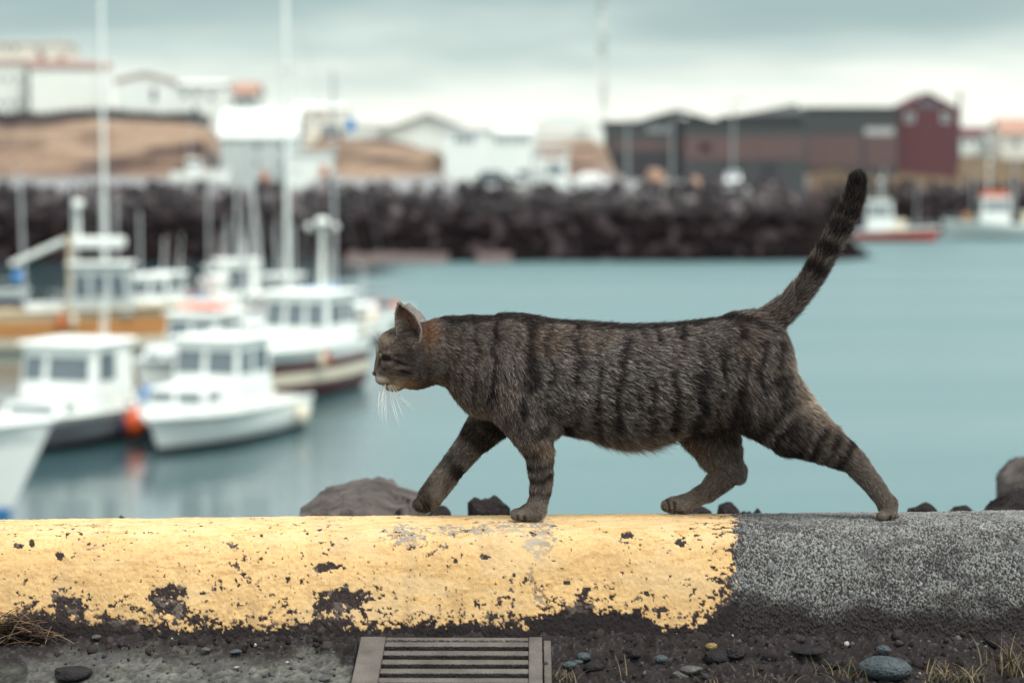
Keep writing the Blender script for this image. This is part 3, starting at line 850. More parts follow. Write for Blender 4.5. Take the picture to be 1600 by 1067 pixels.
# front cabin cruisers
def x_fender(e, zd):
    pass
boat('cabin_cruiser', 'white cabin cruiser with two rows of windows, bow towards the kerb', W(250, 709), HEAD, 7.2, 3.1, 1.0, 1.08, hull='boat_white', sheer='boat_white', bottom='antifoul', rake=.7, full=4.0,
     house=(-4.9, -2.5, 1.12, 2.15, [(.05, .45, .56, .86), (.53, .95, .56, .86)], [(.6, .92, .56, .86), (.1, .5, .56, .86)]), fore=(-2.7, -.75, .98, .88, [(.05, .44, .55, .86), (.54, .95, .55, .86)], [(.45, .8, .55, .84)]), clinker=0)
boat('cabin_cruiser', 'white cabin boat with grey clinker hull left of the orange float', W(22, 712), HEAD + 2, 7.4, 3.1, 1.0, 1.05, hull='boat_grey', sheer='boat_white', bottom='antifoul', rake=.7, full=3.6,
     house=(-4.8, -2.2, 1.25, 2.05, [(.04, .30, .52, .84), (.38, .94, .52, .84)], [(.45, .85, .5, .88)]), fore=(-2.3, -.8, .95, .6, [(.1, .9, .4, .7)], [(.3, .7, .45, .75)]), clinker=4)
p = W(202, 690)
e = empty('mooring_float', (p.x, p.y + .4, WATER), 0, 'orange red mooring float hanging between the two white cabin boats', 'float')
MB().ball((0, 0, .55), .42, n=16, k=12, sc=(1, 1, 1.15)).build('float_body', 'orange', e, True)
MB().tube([(0, 0, 1.0), (0, 0, 1.15)], .08).build('eye', 'navy', e); MB().tube([(0, 0, 1.1), (.2, .4, 1.5)], .025, 5).build('rope', 'boat_cream', e)
# second row
def x_clut(e, zd):
    MB().box((-4.6, 0, zd(-4.6) + 2.0), (1.5, 1.4, .10)).build('roof_rack', 'orange', e)
    radar(e, -5.3, zd(-5) + 1.7, 1.2)
boat('cabin_cruiser', 'white cabin boat with orange roof rack behind the first row', W(226, 618), HEAD, 8.5, 2.9, 1.0, 1.3, rake=.7, house=(-5.6, -3.2, 1.1, 1.75, FR2, SD2), fore=(-3.3, -1.2, .9, .6, [(.1, .46, .3, .7), (.54, .9, .3, .7)], [(.3, .7, .35, .75)]), extras=x_clut)
def x_red(e, zd):
    radar(e, -7.9, zd(-7) + 1.9, 2.4)
    for s in (1, -1): MB().tube([(-7.9, 0, zd(-7) + 4.2), (-8.3, s * 1.0, zd(-8) + .2)], .018, 4).build('stay', 'alu', e)
boat('fishing_boat', 'maroon hulled fishing boat with white wheelhouse and radar mast', W(348, 640), HEAD, 8.6, 3.7, 1.85, 1.9, hull='maroon', sheer='boat_white', stripe='boat_cream', bottom='maroon', rake=.8, gun=.07, full=3.4, stripe_row=2,
     house=(-8.0, -5.4, 1.35, 1.85, [(.05, .31, .42, .84), (.37, .63, .42, .84), (.69, .95, .42, .84)], [(.5, .9, .45, .84), (.1, .4, .45, .84)], 'boat_white', 'boat_white', .3), extras=x_red)
# small white skiff and clutter boats
boat('skiff', 'small white skiff with dark cockpit behind the two row cruiser', W(318, 596), HEAD, 5.5, 2.2, .9, 1.1, rake=.5, house=(-3.8, -2.4, .75, 1.2, [(.1, .9, .45, .85)], [(.2, .8, .45, .85)]))
# varnished wooden boat, broadside
def x_wood(e, zd):
    MB().tube([(-7.6, 0, zd(-7.6) + 2.2), (-5.2, 0, zd(-5) + 3.2)], .12).build('boom', 'boat_white', e)
    MB().box((-3.7, 0, zd(-3.7) + 3.05), (2.2, 1.7, .45)).build('flying_bridge', 'boat_white', e, bevel=.1)
    MB().box((-6.0, -1.25, zd(-6) + .2), (1.5, .1, .7)).build('name_board', 'boat_white', e, bevel=.05)
    radar(e, -4.6, zd(-4) + 3.2, 1.5)
boat('wooden_boat', 'varnished orange wooden boat lying broadside with tan bulwark', W(288, 546), 4, 11.0, 3.0, 1.75, 2.1, hull='varnish', sheer='tanwood', stripe='boat_cream', bottom='boat_cream', rake=.7,
     house=(-4.9, -2.2, 1.05, 2.1, FR2, [(.08, .3, .35, .8), (.38, .62, .35, .8), (.7, .92, .35, .8)], 'house_grey', 'boat_white', .2), mast=[(-7.0, 0, 1.3, 8.0, .08, (-.15, 0), 'alu', [(6.0, .5)]), (-4.9, -.9, 1.2, 5.2, .11, (0, 0), 'tanwood', [])], extras=x_wood)
boat('fishing_boat', 'white and navy boat with blue buoy on deck, cut by the photo edge', W(26, 512), -14, 9, 3, 1.5, 2.0, hull='navy', sheer='boat_white', rake=.8, house=(-6.0, -2.4, 1.2, 2.0, FR2, SD2), extras=lambda e, zd: MB().ball((.15, 0, zd(-.5) + .75), .35, n=14, k=10).build('buoy', 'blue', e, True))
# boats of the back row with poles and masts
boat('work_boat', 'white work boat with round dark hatch beside the wooden boat', W(262, 520), 195, 6.5, 2.6, 1.2, 1.5, rake=.5, house=(-4.4, -2.2, 1.0, 2.4, [(.2, .8, .45, .9)], [(.2, .8, .45, .85)]), mast=[(-3.5, 0, 1.0, 8.2, .09), (-5.4, .3, 1.0, 5.6, .07)])
boat('work_boat', 'little white boat with single short pole and cluttered deck', W(325, 512), HEAD, 6.0, 2.3, 1.0, 1.3, house=(-4.0, -2.4, .85, 1.4, FR2, SD2), mast=[(-2.2, 0, 1.0, 5.6, .07), (-4.6, .5, 1, 4.6, .10)])
boat('work_boat', 'white boat with leaning outrigger poles behind the maroon boat', W(392, 512), HEAD, 7.0, 2.5, 1.1, 1.4, house=(-4.6, -2.6, .9, 1.5, FR2, SD2), mast=[(-2.6, -.5, 1.2, 9.6, .13, (0, -1.0)), (-3.4, .8, 1.0, 5.2, .09)])
def x_sail(e, zd):
    MB().tube([(-3.3, 0, zd(-3) + 1.3), (-6.8, 0, zd(-6) + 1.5)], .09).build('boom', 'alu', e)
    MB().tube([(-3.5, 0, zd(-3) + 1.5), (-6.5, 0, zd(-6) + 1.65)], .17).build('sail_cover', 'blue', e, True)
    for s in (1, -1): MB().tube([(-3.3, s * 1.2, zd(-3)), (-3.2, 0, 15.5)], .012, 4).build('shroud', 'alu', e)
boat('sailing_boat', 'sailing boat with tall white mast reaching past the top of the photo', W(372, 548), 232, 9, 2.8, 1.0, 1.3, fore=(-6.5, -2.4, .85, .5, [(.2, .8, .3, .7)], [(.1, .35, .3, .75), (.45, .75, .3, .75)]), mast=[(-3.2, 0, 1.0, 17.5, .115, (.0, .0), 'boat_white', [(8, .8), (12.5, .6)])], extras=x_sail, rail=True, cat='sailboat')
boat('sailing_boat', 'slim sailing boat with thinner grey mast beside the radar mast', W(462, 522), 235, 8, 2.6, .95, 1.2, fore=(-5.5, -2.2, .8, .45, [], [(.2, .7, .3, .7)]), mast=[(-3.0, 0, 1.0, 13.0, .09, (0, 0), 'alu', [(7, .6)])], cat='sailboat')
boat('sailing_boat', 'sailing boat with tall pale mast and crosstrees behind the wooden boat', W(134, 524), 180, 11, 3.2, 1.3, 1.6, fore=(-7, -3, .95, .5, [], [(.1, .4, .3, .7), (.5, .8, .3, .7)]), mast=[(-.0 - 1.0, 0, 1.2, 19.5, .10, (0, 0), 'boat_white', [(10.5, .8), (16.5, .9)])], cat='sailboat')
boat('work_boat', 'small dark hulled boat with two thin poles behind the wooden boat', W(132, 500), 184, 7, 2.4, 1.1, 1.4, hull='navy', house=(-5.4, -3.4, .8, 1.5, FR2, SD2), mast=[(-1.0, 0, 1.0, 6.8, .08), (-1.8, .3, 1.0, 6.5, .08)])
boat('work_boat', 'white open boat with a short thick pole in the back row', W(352, 528), HEAD, 5.6, 2.2, .9, 1.15, house=(-4.0, -2.8, .7, 1.1, FR2, SD2), mast=[(-1.6, .2, .9, 4.6, .11), (-3.0, -.4, .9, 6.2, .06)])
boat('work_boat', 'grey hulled boat with orange bulwark at the far end of the row', W(300, 500), HEAD, 7.0, 2.5, 1.2, 1.5, hull='boat_grey', sheer='orange', house=(-4.6, -2.8, .9, 1.6, FR2, SD2), mast=[(-2.0, 0, 1, 7.4, .07), (-5.2, .3, 1, 4.8, .08)])
boat('work_boat', 'dark boat with white wheelhouse and three poles by the photo edge', W(92, 520), 188, 7.5, 2.6, 1.2, 1.5, hull='navy', house=(-5.4, -3.2, .9, 1.7, FR2, SD2), mast=[(-.8, 0, 1, 7.6, .09), (-2.4, .4, 1, 6.4, .07), (-4.0, -.4, 1, 6.0, .07)])
# right hand trawlers
def x_tr(e, zd):
    radar(e, -6.4, zd(-6) + 3.3, 2.4)
    MB().box((-4.2, 0, zd(-4) + .6), (1.6, 2.0, 1.1)).build('deck_box', 'boat_cream', e, bevel=.1)
boat('trawler', 'small trawler with red hull behind the tail', W(1462, 377), -6, 9.4, 3.4, 1.3, 1.7, hull='hull_red', sheer='boat_white', bottom='hull_red', house=(-8.0, -4.8, 1.3, 3.4, FR2, SD2), mast=[(-6.0, 0, 3, 8.5, .10), (-2.2, 0, 1, 6.0, .08)], extras=x_tr, group='trawlers across the harbour')
def x_tr2(e, zd):
    radar(e, 4.0 - 9, zd(-5) + 3.4, 4.0)
    MB().box((-5.6, 0, zd(-5) + 3.5), (3.0, 2.2, .5)).build('upper_deck', 'orange', e, bevel=.08)
    MB().box((-2.4, 0, zd(-2) + .55), (.6, 1.2, 1.0)).build('winch', 'varnish', e, bevel=.08)
    MB().box((-10.2, 0, zd(-10) + .9), (2.4, 2.6, 1.6)).build('deck_box', 'boat_cream', e, bevel=.1)
boat('trawler', 'larger white trawler with red upper deck at the edge of the photo', W(1478, 373), 176, 14, 4.2, 1.7, 2.3, hull='house_grey', sheer='boat_white', bottom='boat_grey', house=(-7.4, -3.8, 1.5, 3.2, FR2, SD2), mast=[(-8.0, 0, 3, 12.5, .12), (-3.0, .5, 2, 8.0, .09), (-10.5, 0, 2, 9.0, .12)], extras=x_tr2, group='trawlers across the harbour')
boat('trawler', 'white trawler mostly outside the photo behind the larger one', W(1530, 362), 178, 15, 4.4, 2.0, 2.6, hull='boat_white', house=(-8.4, -4.8, 1.6, 3.2, FR2, SD2, 'boat_white', 'orange'), mast=[(-9.0, 0, 3, 10, .12)], group='trawlers across the harbour')
# boat drawn up on the shore below the pale roofed house
p = at(395, 285, 211); zg = ground_at(p.x, 211)
e = boat('beached_boat', 'white boat drawn up on land below the pale roofed house', (p.x, 211), 190, 5.5, 2.2, 1.1, 1.5, bottom='boat_white', house=(-3.9, -2.3, .8, 1.3, FR2, SD2))
e.location = (p.x - 2.6, 211, zg + .45); e.rotation_euler = (0, 0, R(8)); e['group'] = 'boats on land'

# ================================================================ KERB
ZT = at(800, 809, 3.0).z
def kerb_profile(n):
    ctl = np.array([(2.842, -.09), (2.852, -.02), (2.862, .02), (2.876, .065), (2.890, .100), (2.906, .122), (2.930, .1335), (2.975, ZT - .0005), (3.01, ZT), (3.045, ZT - .003),
                    (3.08, .122), (3.11, .100), (3.13, .06), (3.14, 0), (3.145, -.12), (3.147, -.30)])
    # smooth through the control polygon (Chaikin)
    P = ctl
    for _ in range(4):
        Q = np.empty((2 * len(P) - 2, 2)); Q[0::2] = .75 * P[:-1] + .25 * P[1:]; Q[1::2] = .25 * P[:-1] + .75 * P[1:]
        P = np.vstack([P[:1], Q, P[-1:]])
    d = np.concatenate([[0], np.cumsum(np.hypot(*np.diff(P, axis=0).T))])
    # dense on the visible front and top, coarse at the hidden back
    front = d[np.searchsorted(P[:, 0], 3.06)]
    s = np.concatenate([np.linspace(0, front, n), np.linspace(front, d[-1], 40)[1:]])
    return np.interp(s, d, P[:, 0]), np.interp(s, d, P[:, 1])
py, pz = kerb_profile(215)
kx = np.concatenate([-.86 - np.geomspace(.01, 11, 60)[::-1], np.arange(-.86, .86, .00135), .86 + np.geomspace(.01, 11, 60)])
KX, KS = np.meshgrid(kx, np.arange(len(py)), indexing='ij')
KY, KZ = py[KS], pz[KS].copy()
tilt = .0081
KZ = KZ + np.clip(KX, -3, 3) * tilt * sstep(0, .13, KZ)
u, v = project(KX, KY, KZ)
top = sstep(.10, .132, KZ)
# normals of the profile for displacement
dy, dz = np.gradient(py), np.gradient(pz); nl = np.hypot(dy, dz); NY, NZ = -dz / nl, dy / nl
NYg, NZg = NY[KS], NZ[KS]
xm, sm = KX * 1100, (KS * 1.0) * (np.hypot(*np.diff(np.stack([py, pz]), axis=1)).mean() * 1100 * 1.0)
arc = np.concatenate([[0], np.cumsum(np.hypot(np.diff(py), np.diff(pz)))]) * 1100
AR = arc[KS]                       # arc length along the section in pixel units
# --- chipped paint
vb = np.interp(u, [-200, 0, 60, 120, 200, 300, 400, 480, 560, 650, 750, 820, 850, 900, 960, 1000, 1035, 1080, 1120, 1150], [978, 978, 972, 975, 984, 984, 984, 983, 984, 976, 978, 980, 962, 955, 953, 957, 986, 978, 962, 930])
n_big = fbm(xm / 55, AR / 45, seed=41, oct=3)
n_mid = fbm(xm / 11, AR / 9, seed=42, oct=4, gain=.58)
n_sml = fbm(xm / 5.0, AR / 4.5, seed=43, oct=3)
wob = (fbm(xm / 9, AR / 9, seed=44, oct=4) - .5)
end = u - 1145 + wob * 44 + (n_sml - .5) * 16 + (vnoise(AR / 28, AR * 0, seed=45) - .5) * 12
edge_d = vb + wob * 26 - v
bite = 1 - sstep(0, 52, edge_d)
clump = np.interp(u, [0, 40, 90, 140, 190, 230, 300, 340, 420, 480, 520, 560, 620, 700, 780, 860, 960, 1020, 1060, 1140], [.7, .9, .95, .7, .95, 1, .8, .5, .5, .95, 1, .8, .55, .65, .6, .8, .9, .6, .5, .9])
dens = .016 + .075 * sstep(.50, .66, n_big) + .78 * bite ** 1.5 * clump * (.5 + .95 * sstep(.38, .62, n_big)) + .26 * sstep(34, 0, -end) + .05 * sstep(90, 0, -end) + .07 * sstep(1030, 1130, u) * sstep(850, 920, v) + .05 * sstep(90, 20, edge_d)
def uni(n):                        # rank-equalise so that a density is a share of the area
    r = np.empty(n.size); r[np.argsort(n.ravel()[::7])[:0]] = 0
    q = np.quantile(n.ravel()[::11], np.linspace(0, 1, 257))
    return np.interp(n, q, np.linspace(0, 1, 257))
um = uni(n_mid * .62 + n_sml * .38 + bite * (fbm(xm / 3.4, AR / 3.0, seed=48, oct=2) - .5) * .5)
chip = um > 1 - dens
chip |= (edge_d < 0)
chip |= (end > 0)
# small isolated chips
sp = uni(fbm(xm / 7, AR / 6, seed=47, oct=2))
chip |= sp > .9945 - .014 * sstep(.48, .7, n_big)
# named worn patches (photograph positions): grey bare areas near the top, the crack, larger flakes
def blob(cu, cv, ru, rv, k=.55): return ((u - cu) / ru) ** 2 + ((v - cv) / rv) ** 2 < 1 + (n_mid - .5) * 3.2 * k + (n_sml - .5) * 2.4
worn = blob(635, 838, 30, 16, .9) | blob(838, 835, 26, 34, .7) | blob(730, 830, 60, 8, 1.2) | blob(790, 826, 40, 8, 1.2)
flake = blob(513, 886, 24, 8) | blob(757, 870, 8, 4) | blob(265, 939, 26, 24, 1.2) | blob(110, 945, 32, 22, 1.2) | blob(1032, 952, 13, 5) | blob(980, 837, 9, 6) | blob(1065, 848, 9, 6) | blob(540, 940, 40, 20, 1.3) | blob(885, 911, 7, 3.5) | blob(915, 921, 8, 4) | blob(30, 853, 9, 6) | blob(50, 850, 4, 6) | blob(93, 868, 7, 7)
crk = np.abs(u - np.interp(v, [880, 900, 920, 938, 950, 965], [826, 828, 838, 845, 858, 858]) - wob * 16) < np.interp(v, [885, 910, 935, 960], [1.5, 6, 8, 1.5])
crk &= (v > 888) & (v < 962)
paint = ~(chip | flake)
tanw = (worn | crk) & paint
on = paint.astype(float)
# --- colours (linear)
yel = np.array([.575, .378, .175]); yel_d = np.array([.42, .245, .10]); yel_l = np.array([.64, .47, .27])
g1 = fbm(xm / 80, AR / 50, seed=51)[..., None]; g2 = fbm(xm / 3.2, AR / 2.6, seed=52, oct=2)[..., None]
col = yel * (1 + (g1 - .5) * .35)
k = sstep(.60, .74, fbm(xm / 26, AR / 7, seed=53, oct=4))[..., None] * .6; col = col * (1 - k) + yel_d * k
k = (sstep(.64, .80, g2[..., 0]) * .35)[..., None]; col = col * (1 - k) + yel_l * k
k = (sstep(.985, .955, 1 - sp * 0 - (um > 1 - dens * 1.35) * .05))[..., None] * .0; col = col * (1 - k)
halo = ((um > 1 - dens * 1.55) & paint)[..., None] * .45; col = col * (1 - halo) + np.array([.36, .21, .085]) * halo
scr = (uni(fbm(xm / 10, AR / 2.2, seed=54, oct=3)) > .955)[..., None] * .45; col = col * (1 - scr) + np.array([.33, .2, .09]) * scr
tk = (top * sstep(.45, .6, fbm(xm / 20, AR / 6, seed=55)) * .6)[..., None]; col = col * (1 - tk) + np.array([.60, .46, .27]) * tk
wmask = (tanw[..., None]) * sstep(.42, .55, fbm(xm / 4, AR / 4, seed=56, oct=3))[..., None]
col = col * (1 - wmask) + np.array([.27, .20, .14]) * wmask
wg = (worn[..., None]) * sstep(.50, .56, fbm(xm / 6, AR / 5, seed=57, oct=3))[..., None]
col = col * (1 - wg) + np.array([.23, .23, .22]) * wg
col = col * (1 + (RNG.random(xm.shape)[..., None] - .5) * .16)
pit = uni(fbm(xm / 2.3, AR / 1.9, seed=58, oct=2)); k = (sstep(.90, .96, pit) * .42)[..., None]; col = col * (1 - k) + np.array([.25, .15, .07]) * k
k = (sstep(.50, .72, fbm(xm / 120, AR / 34, seed=59, oct=4)) * .38)[..., None]; col = col * (1 - k) + np.array([.56, .42, .25]) * k
k = (sstep(.56, .74, fbm(xm / 16, AR / 40, seed=60, oct=4)) * sstep(120, 10, edge_d) * .45)[..., None]; col = col * (1 - k) + np.array([.32, .20, .10]) * k
k = (sstep(.55, .75, fbm(xm / 22, AR / 120, seed=68, oct=4)) * .22)[..., None]; col = col * (1 - k) + np.array([.30, .22, .14]) * k      # dirt runs
# bare surfaces: dark tar-stained under the yellow, speckled lichen concrete beyond its end
white = RNG.random(xm.shape)
s1 = .5 + (fbm(xm / 2.6, AR / 2.2, seed=61, oct=2) - .5) * .55 + (white - .5) * .66; s2 = fbm(xm / 60, AR / 40, seed=62, oct=4)
bare = np.array([.034, .026, .025]) * (.5 + 1.1 * s1[..., None])
lich = sstep(.47, .64, s1 + (s2 - .5) * .42)[..., None]
conc = np.array([.042, .039, .041]) * (1 - lich) + np.array([.235, .24, .23]) * (.55 + .7 * fbm(xm / 2.4, AR / 2.4, seed=63, oct=2)[..., None]) * lich
aggr = (uni(fbm(xm / 9, AR / 8, seed=66, oct=2)) > .93)[..., None]; conc = conc * (1 - aggr) + np.array([.12, .125, .13]) * aggr
dk = sstep(.80, .93, uni(fbm(xm / 40, AR / 22, seed=67, oct=5, gain=.65)))[..., None] * .45; conc = conc * (1 - dk) + np.array([.03, .026, .03]) * dk
low = (sstep(925, 968, v + (s2 - .5) * 70))[..., None]      # damp soil band above the ground
dirt = np.array([.0185, .0148, .0152]) * (.7 + .8 * s1[..., None])
conc = conc * (1 - low * .93) + dirt * low * .93
beyond = sstep(-2, 6, end)[..., None] * sstep(0, 10, u - 1120)[..., None]
base = bare * (1 - beyond) + conc * beyond
grey = ((flake | chip) & (uni(fbm(xm / 12, AR / 9, seed=64)) > .80))[..., None] * (1 - beyond) * .6
base = base * (1 - grey) + np.array([.16, .13, .115]) * grey
foot = sstep(12, -6, edge_d)[..., None] * (1 - beyond); base = base * (1 - foot) + dirt * foot
o_ = on[..., None]
col = base * (1 - o_) + col * o_
# --- relief: paint skin proud of the stone, pits, gentle unevenness
relief = on * .0009 + (n_mid - .5) * .0018 + (n_sml - .5) * .0014 + (fbm(xm / 160, AR / 110, seed=71) - .5) * .0045 + (1 - on) * (s1 - .5) * .0026 + beyond[..., 0] * (s1 - .5) * .002
relief = relief - crk * .0016
KY2, KZ2 = KY + NYg * relief, KZ + NZg * relief
kme = np_mesh('kerb', np.stack([KX, KY2, KZ2], -1).reshape(-1, 3), grid_faces(len(kx), len(py))[:, ::-1], smooth=True)
set_col(kme, np.clip(col, .008, .9).reshape(-1, 3))
kme.materials.append(attr_mat('kerb_surface', .85, .10, .14, 1400, .5, 900))
tag(link('quay_kerb', kme), 'rounded concrete kerb with chipped yellow paint and a bare grey end', 'kerb')

# ================================================================ GROUND IN FRONT OF THE KERB
gx = np.concatenate([-.84 - np.geomspace(.01, 90, 40)[::-1], np.arange(-.84, .84, .0021), .84 + np.geomspace(.01, 90, 40)])
gy = np.concatenate([np.linspace(-60, 2.3, 24), np.arange(2.32, 2.875, .0024), [2.9, 2.95, 3.0]])
GX, GY = np.meshgrid(gx, gy, indexing='ij')
px_, py_ = GX * 1100, GY * 1100
m1 = fbm(px_ / 60, py_ / 60, seed=81); m2 = fbm(px_ / 12, py_ / 12, seed=82); m3 = fbm(px_ / 4, py_ / 4, seed=83, oct=3)
bank = sstep(2.70, 2.87, GY + (m1 - .5) * .14)
uG, vG = project(GX, GY, np.zeros_like(GX))
soil = np.clip(sstep(520, 600, uG + (m1 - .5) * 160) + bank * .9, 0, 1)          # right of the drain everything is soil
SLOPE = .15
GZ = np.clip((GY - 2.87), -.62, 0) * SLOPE - .010 + bank * .010 + (m1 - .5) * .012 * soil + (m2 - .5) * (.003 + .017 * soil) + (m3 - .5) * (.0028 + .004 * soil)
gmask = ((GX > -.208) & (GX < .036) & (GY > 2.35) & (GY < 2.840))
GZ = np.where(gmask, np.clip((GY - 2.87), -.62, 0) * SLOPE - .16, GZ)
GZ = np.where(GY > 2.88, -.03, GZ)
asph = np.array([.080, .080, .072]) * (.25 + 1.5 * m2[..., None]) * (.35 + 1.3 * m3[..., None])
soilc = np.array([.0215, .0180, .0180]) * (.45 + 1.1 * m2[..., None])
soilc = soilc + np.array([.028, .029, .031]) * sstep(.66, .78, m3)[..., None]
s_ = sstep(.25, .75, soil + (m2 - .5) * .7)[..., None]
gcol = asph * (1 - s_) + soilc * s_
pat = sstep(.55, .72, fbm(px_ / 130, py_ / 60, seed=84))[..., None] * (1 - s_) * .7
gcol = gcol * (1 - pat) + np.array([.06, .055, .06]) * pat
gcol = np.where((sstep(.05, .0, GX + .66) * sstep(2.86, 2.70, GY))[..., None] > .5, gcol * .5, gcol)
gme = np_mesh('roadside_ground', np.stack([GX, GY, GZ], -1).reshape(-1, 3), grid_faces(len(gx), len(gy)), smooth=True)
set_col(gme, np.clip(gcol, .006, .8).reshape(-1, 3))
gme.materials.append(attr_mat('roadside_soil', .9, .06, .3, 900, .8, 700))
tag(link('roadside_ground', gme), 'dark gritty roadside soil and worn asphalt in front of the kerb', kind='structure')
def gz(x, y):
    i = int(np.clip(np.searchsorted(gx, x), 1, len(gx) - 1)); j = int(np.clip(np.searchsorted(gy, y), 1, len(gy) - 1))
    return float(GZ[i, j])
def on_ground(u, v):
    p = at_z(u, v, -.005)
    for _ in range(12): p = at_z(u, v, .5 * (p.z + gz(p.x, min(p.y, 2.87))))
    return Vector((p.x, p.y, gz(p.x, p.y)))

# ================================================================ DRAIN GRATE
mat('grate_iron', (.125, .112, .103), .75, .3, 22, bump=.6, bscale=260, metal=.15, spec=.3)
mat('grate_dark', (.012, .010, .010), .9, .2)
def on_slope(u, v, off):           # where the sight line meets the sloping roadside
    d = ray(u, v); t = (off - 2.87 * SLOPE - CAMZ) / (d.z - SLOPE * d.y)
    return Vector((0, 0, CAMZ)) + d * t
A0, B0 = on_slope(564, 994, .006), on_slope(847, 996, .006)
gw = (B0.x - A0.x); gcx = (A0.x + B0.x) / 2; gy1 = A0.y; LG = .46
ge = empty('drain_grate', (gcx, gy1, A0.z), 0, 'weathered iron drain grate with long slots set against the kerb', 'grate')
ge.rotation_euler = (math.atan(SLOPE), 0, R(-.5))
TH = .014
def gbar(x0, x1, y0, y1, nm, z=0.0, under=0.0, bev=.0014):
    return MB().hexa([(x0, y0 + under, z - TH), (x1, y0 + under, z - TH), (x1, y1 - under, z - TH), (x0, y1 - under, z - TH), (x0, y0, z), (x1, y0, z), (x1, y1, z), (x0, y1, z)]).build(nm, 'grate_iron', ge, bevel=bev)
lx, rx = .034, .018
pitch = (on_slope(712, 1011.5, .006) - on_slope(712, 1053.5, .006)).length / 3
yb = -(on_slope(712, 1007.5, .006) - on_slope(712, 995, .006)).length      # near edge of the end rail
gbar(-gw / 2, -gw / 2 + lx, -LG, 0, 'frame_side'); gbar(gw / 2 - rx, gw / 2, -LG, 0, 'frame_side')
gbar(-gw / 2 + lx + .0004, gw / 2 - rx - .0004, -.010, -.0004, 'frame_end', -.001)
bw = pitch * .52
y = -.010 - pitch * .22
while y - bw > -LG + .01:
    gbar(-gw / 2 + lx + .0004, gw / 2 - rx - .0004, y - bw, y, 'bar', -.0012, bw * .36)
    y -= pitch
gbar(gw / 2 + .002, gw / 2 + .012, -LG, .0, 'outer_rim', -.005)
MB().box((0, -LG / 2, -.13), (gw - .004, LG - .004, .01)).build('pit_floor', 'grate_dark', ge)
for xx in (-gw / 2 + lx - .006, gw / 2 - rx + .006):
    MB().box((xx, -LG / 2, -.070), (.006, LG - .01, .108)).build('pit_wall', 'grate_dark', ge)
MB().box((0, -.003, -.070), (gw - .06, .004, .108)).build('pit_wall', 'grate_dark', ge)

# ================================================================ STONES, GRIT, GRASS ON THE ROADSIDE
def stone_mat(nm, c, r=.8): return mat(nm, c, r, .35, 60, bump=.8, bscale=260, spec=.15)
stone_mat('pebble_blue', (.075, .092, .103)); stone_mat('pebble_grey', (.11, .11, .107)); stone_mat('pebble_dark', (.026, .023, .026)); stone_mat('pebble_pale', (.42, .42, .38)); stone_mat('pebble_yellow', (.28, .21, .09))
def pebble(u, v, w, h, m, label, seed, d=None, sharp=False, group='loose stones at the foot of the kerb'):
    p = on_ground(u, v); sc = p.y / FPX
    V, F = rock_mesh(3, seed, .22, sharp=sharp)
    V = V * np.array([w / 2 * sc, (d or w * .8) / 2 * sc, h / 2 * sc])
    me = np_mesh('pebble', V, F, smooth=not sharp); me.materials.append(MATS[m])
    o = link('pebble', me); o.location = (p.x, p.y, p.z + h * .32 * sc); o.rotation_euler = (0, 0, (seed * 1.7) % 1.0 - .5)
    tag(o, label, 'stone', group)
pebble(1383, 1056, 84, 38, 'pebble_blue', 'largest smooth blue grey stone lying in the grass right of the drain', 3, 60)
pebble(1112, 1012, 20, 12, 'pebble_yellow', 'small pebble with yellow paint on it below the paint edge', 4)
pebble(1380, 1022, 26, 18, 'pebble_blue', 'small pointed blue stone above the largest smooth stone', 5, sharp=True)
pebble(912, 1029, 24, 14, 'pebble_blue', 'pale blue grey pebble right of the drain', 6)
pebble(890, 1042, 24, 12, 'pebble_blue', 'flat blue pebble nearest the drain edge', 7)
pebble(903, 1034, 18, 8, 'pebble_blue', 'tiny blue pebble between two pale ones by the drain', 8)
pebble(1033, 1038, 24, 12, 'pebble_blue', 'rounded blue grey pebble midway along the soil', 9)
pebble(990, 1040, 30, 18, 'pebble_dark', 'dark angular stone left of the rounded pebble', 10, sharp=True)
pebble(928, 1048, 34, 16, 'pebble_dark', 'dark flat stone above the grass tuft by the drain', 11)
pebble(1080, 1052, 40, 14, 'pebble_grey', 'long grey slab stone below the rounded pebble', 12, sharp=True)
pebble(1062, 1060, 30, 16, 'pebble_grey', 'grey lumpy stone cut by the lower edge of the photo', 13, sharp=True)
pebble(1265, 1020, 60, 14, 'pebble_dark', 'long dark slate lying along the kerb foot', 14, sharp=True)
pebble(1150, 1030, 36, 16, 'pebble_dark', 'dark stone beside the grass below the paint edge', 15, sharp=True)
pebble(1120, 1034, 50, 26, 'pebble_dark', 'bulky dark clod below the yellow pebble', 16, sharp=True)
pebble(982, 1022, 20, 14, 'pebble_dark', 'small dark stone at the kerb foot right of the drain', 17, sharp=True)
pebble(1300, 1040, 40, 20, 'pebble_dark', 'dark stone half hidden left of the largest smooth stone', 18, sharp=True)
pebble(466, 1028, 16, 12, 'pebble_grey', 'pale grey pebble left of the drain', 19, sharp=True)
pebble(322, 1020, 18, 11, 'pebble_grey', 'grey angular pebble on the asphalt below the flaking paint', 20, sharp=True)
pebble(368, 1022, 22, 8, 'pebble_blue', 'flat blue chip of stone on the asphalt', 21, sharp=True)
pebble(397, 1006, 10, 7, 'pebble_pale', 'small whitish chip close to the kerb foot', 22, sharp=True)
pebble(449, 1031, 8, 4, 'pebble_pale', 'tiny white chip beside the pale grey pebble', 23, sharp=True)
pebble(370, 1046, 9, 5, 'pebble_pale', 'tiny white chip low on the asphalt', 24, sharp=True)
pebble(306, 1038, 10, 8, 'pebble_grey', 'small grey pebble low on the asphalt', 25, sharp=True)
pebble(152, 998, 20, 8, 'pebble_grey', 'flat grey chip near the dry grass heap', 26, sharp=True)
pebble(508, 1064, 22, 10, 'pebble_grey', 'grey pebble at the lower edge beside the drain', 27, sharp=True)
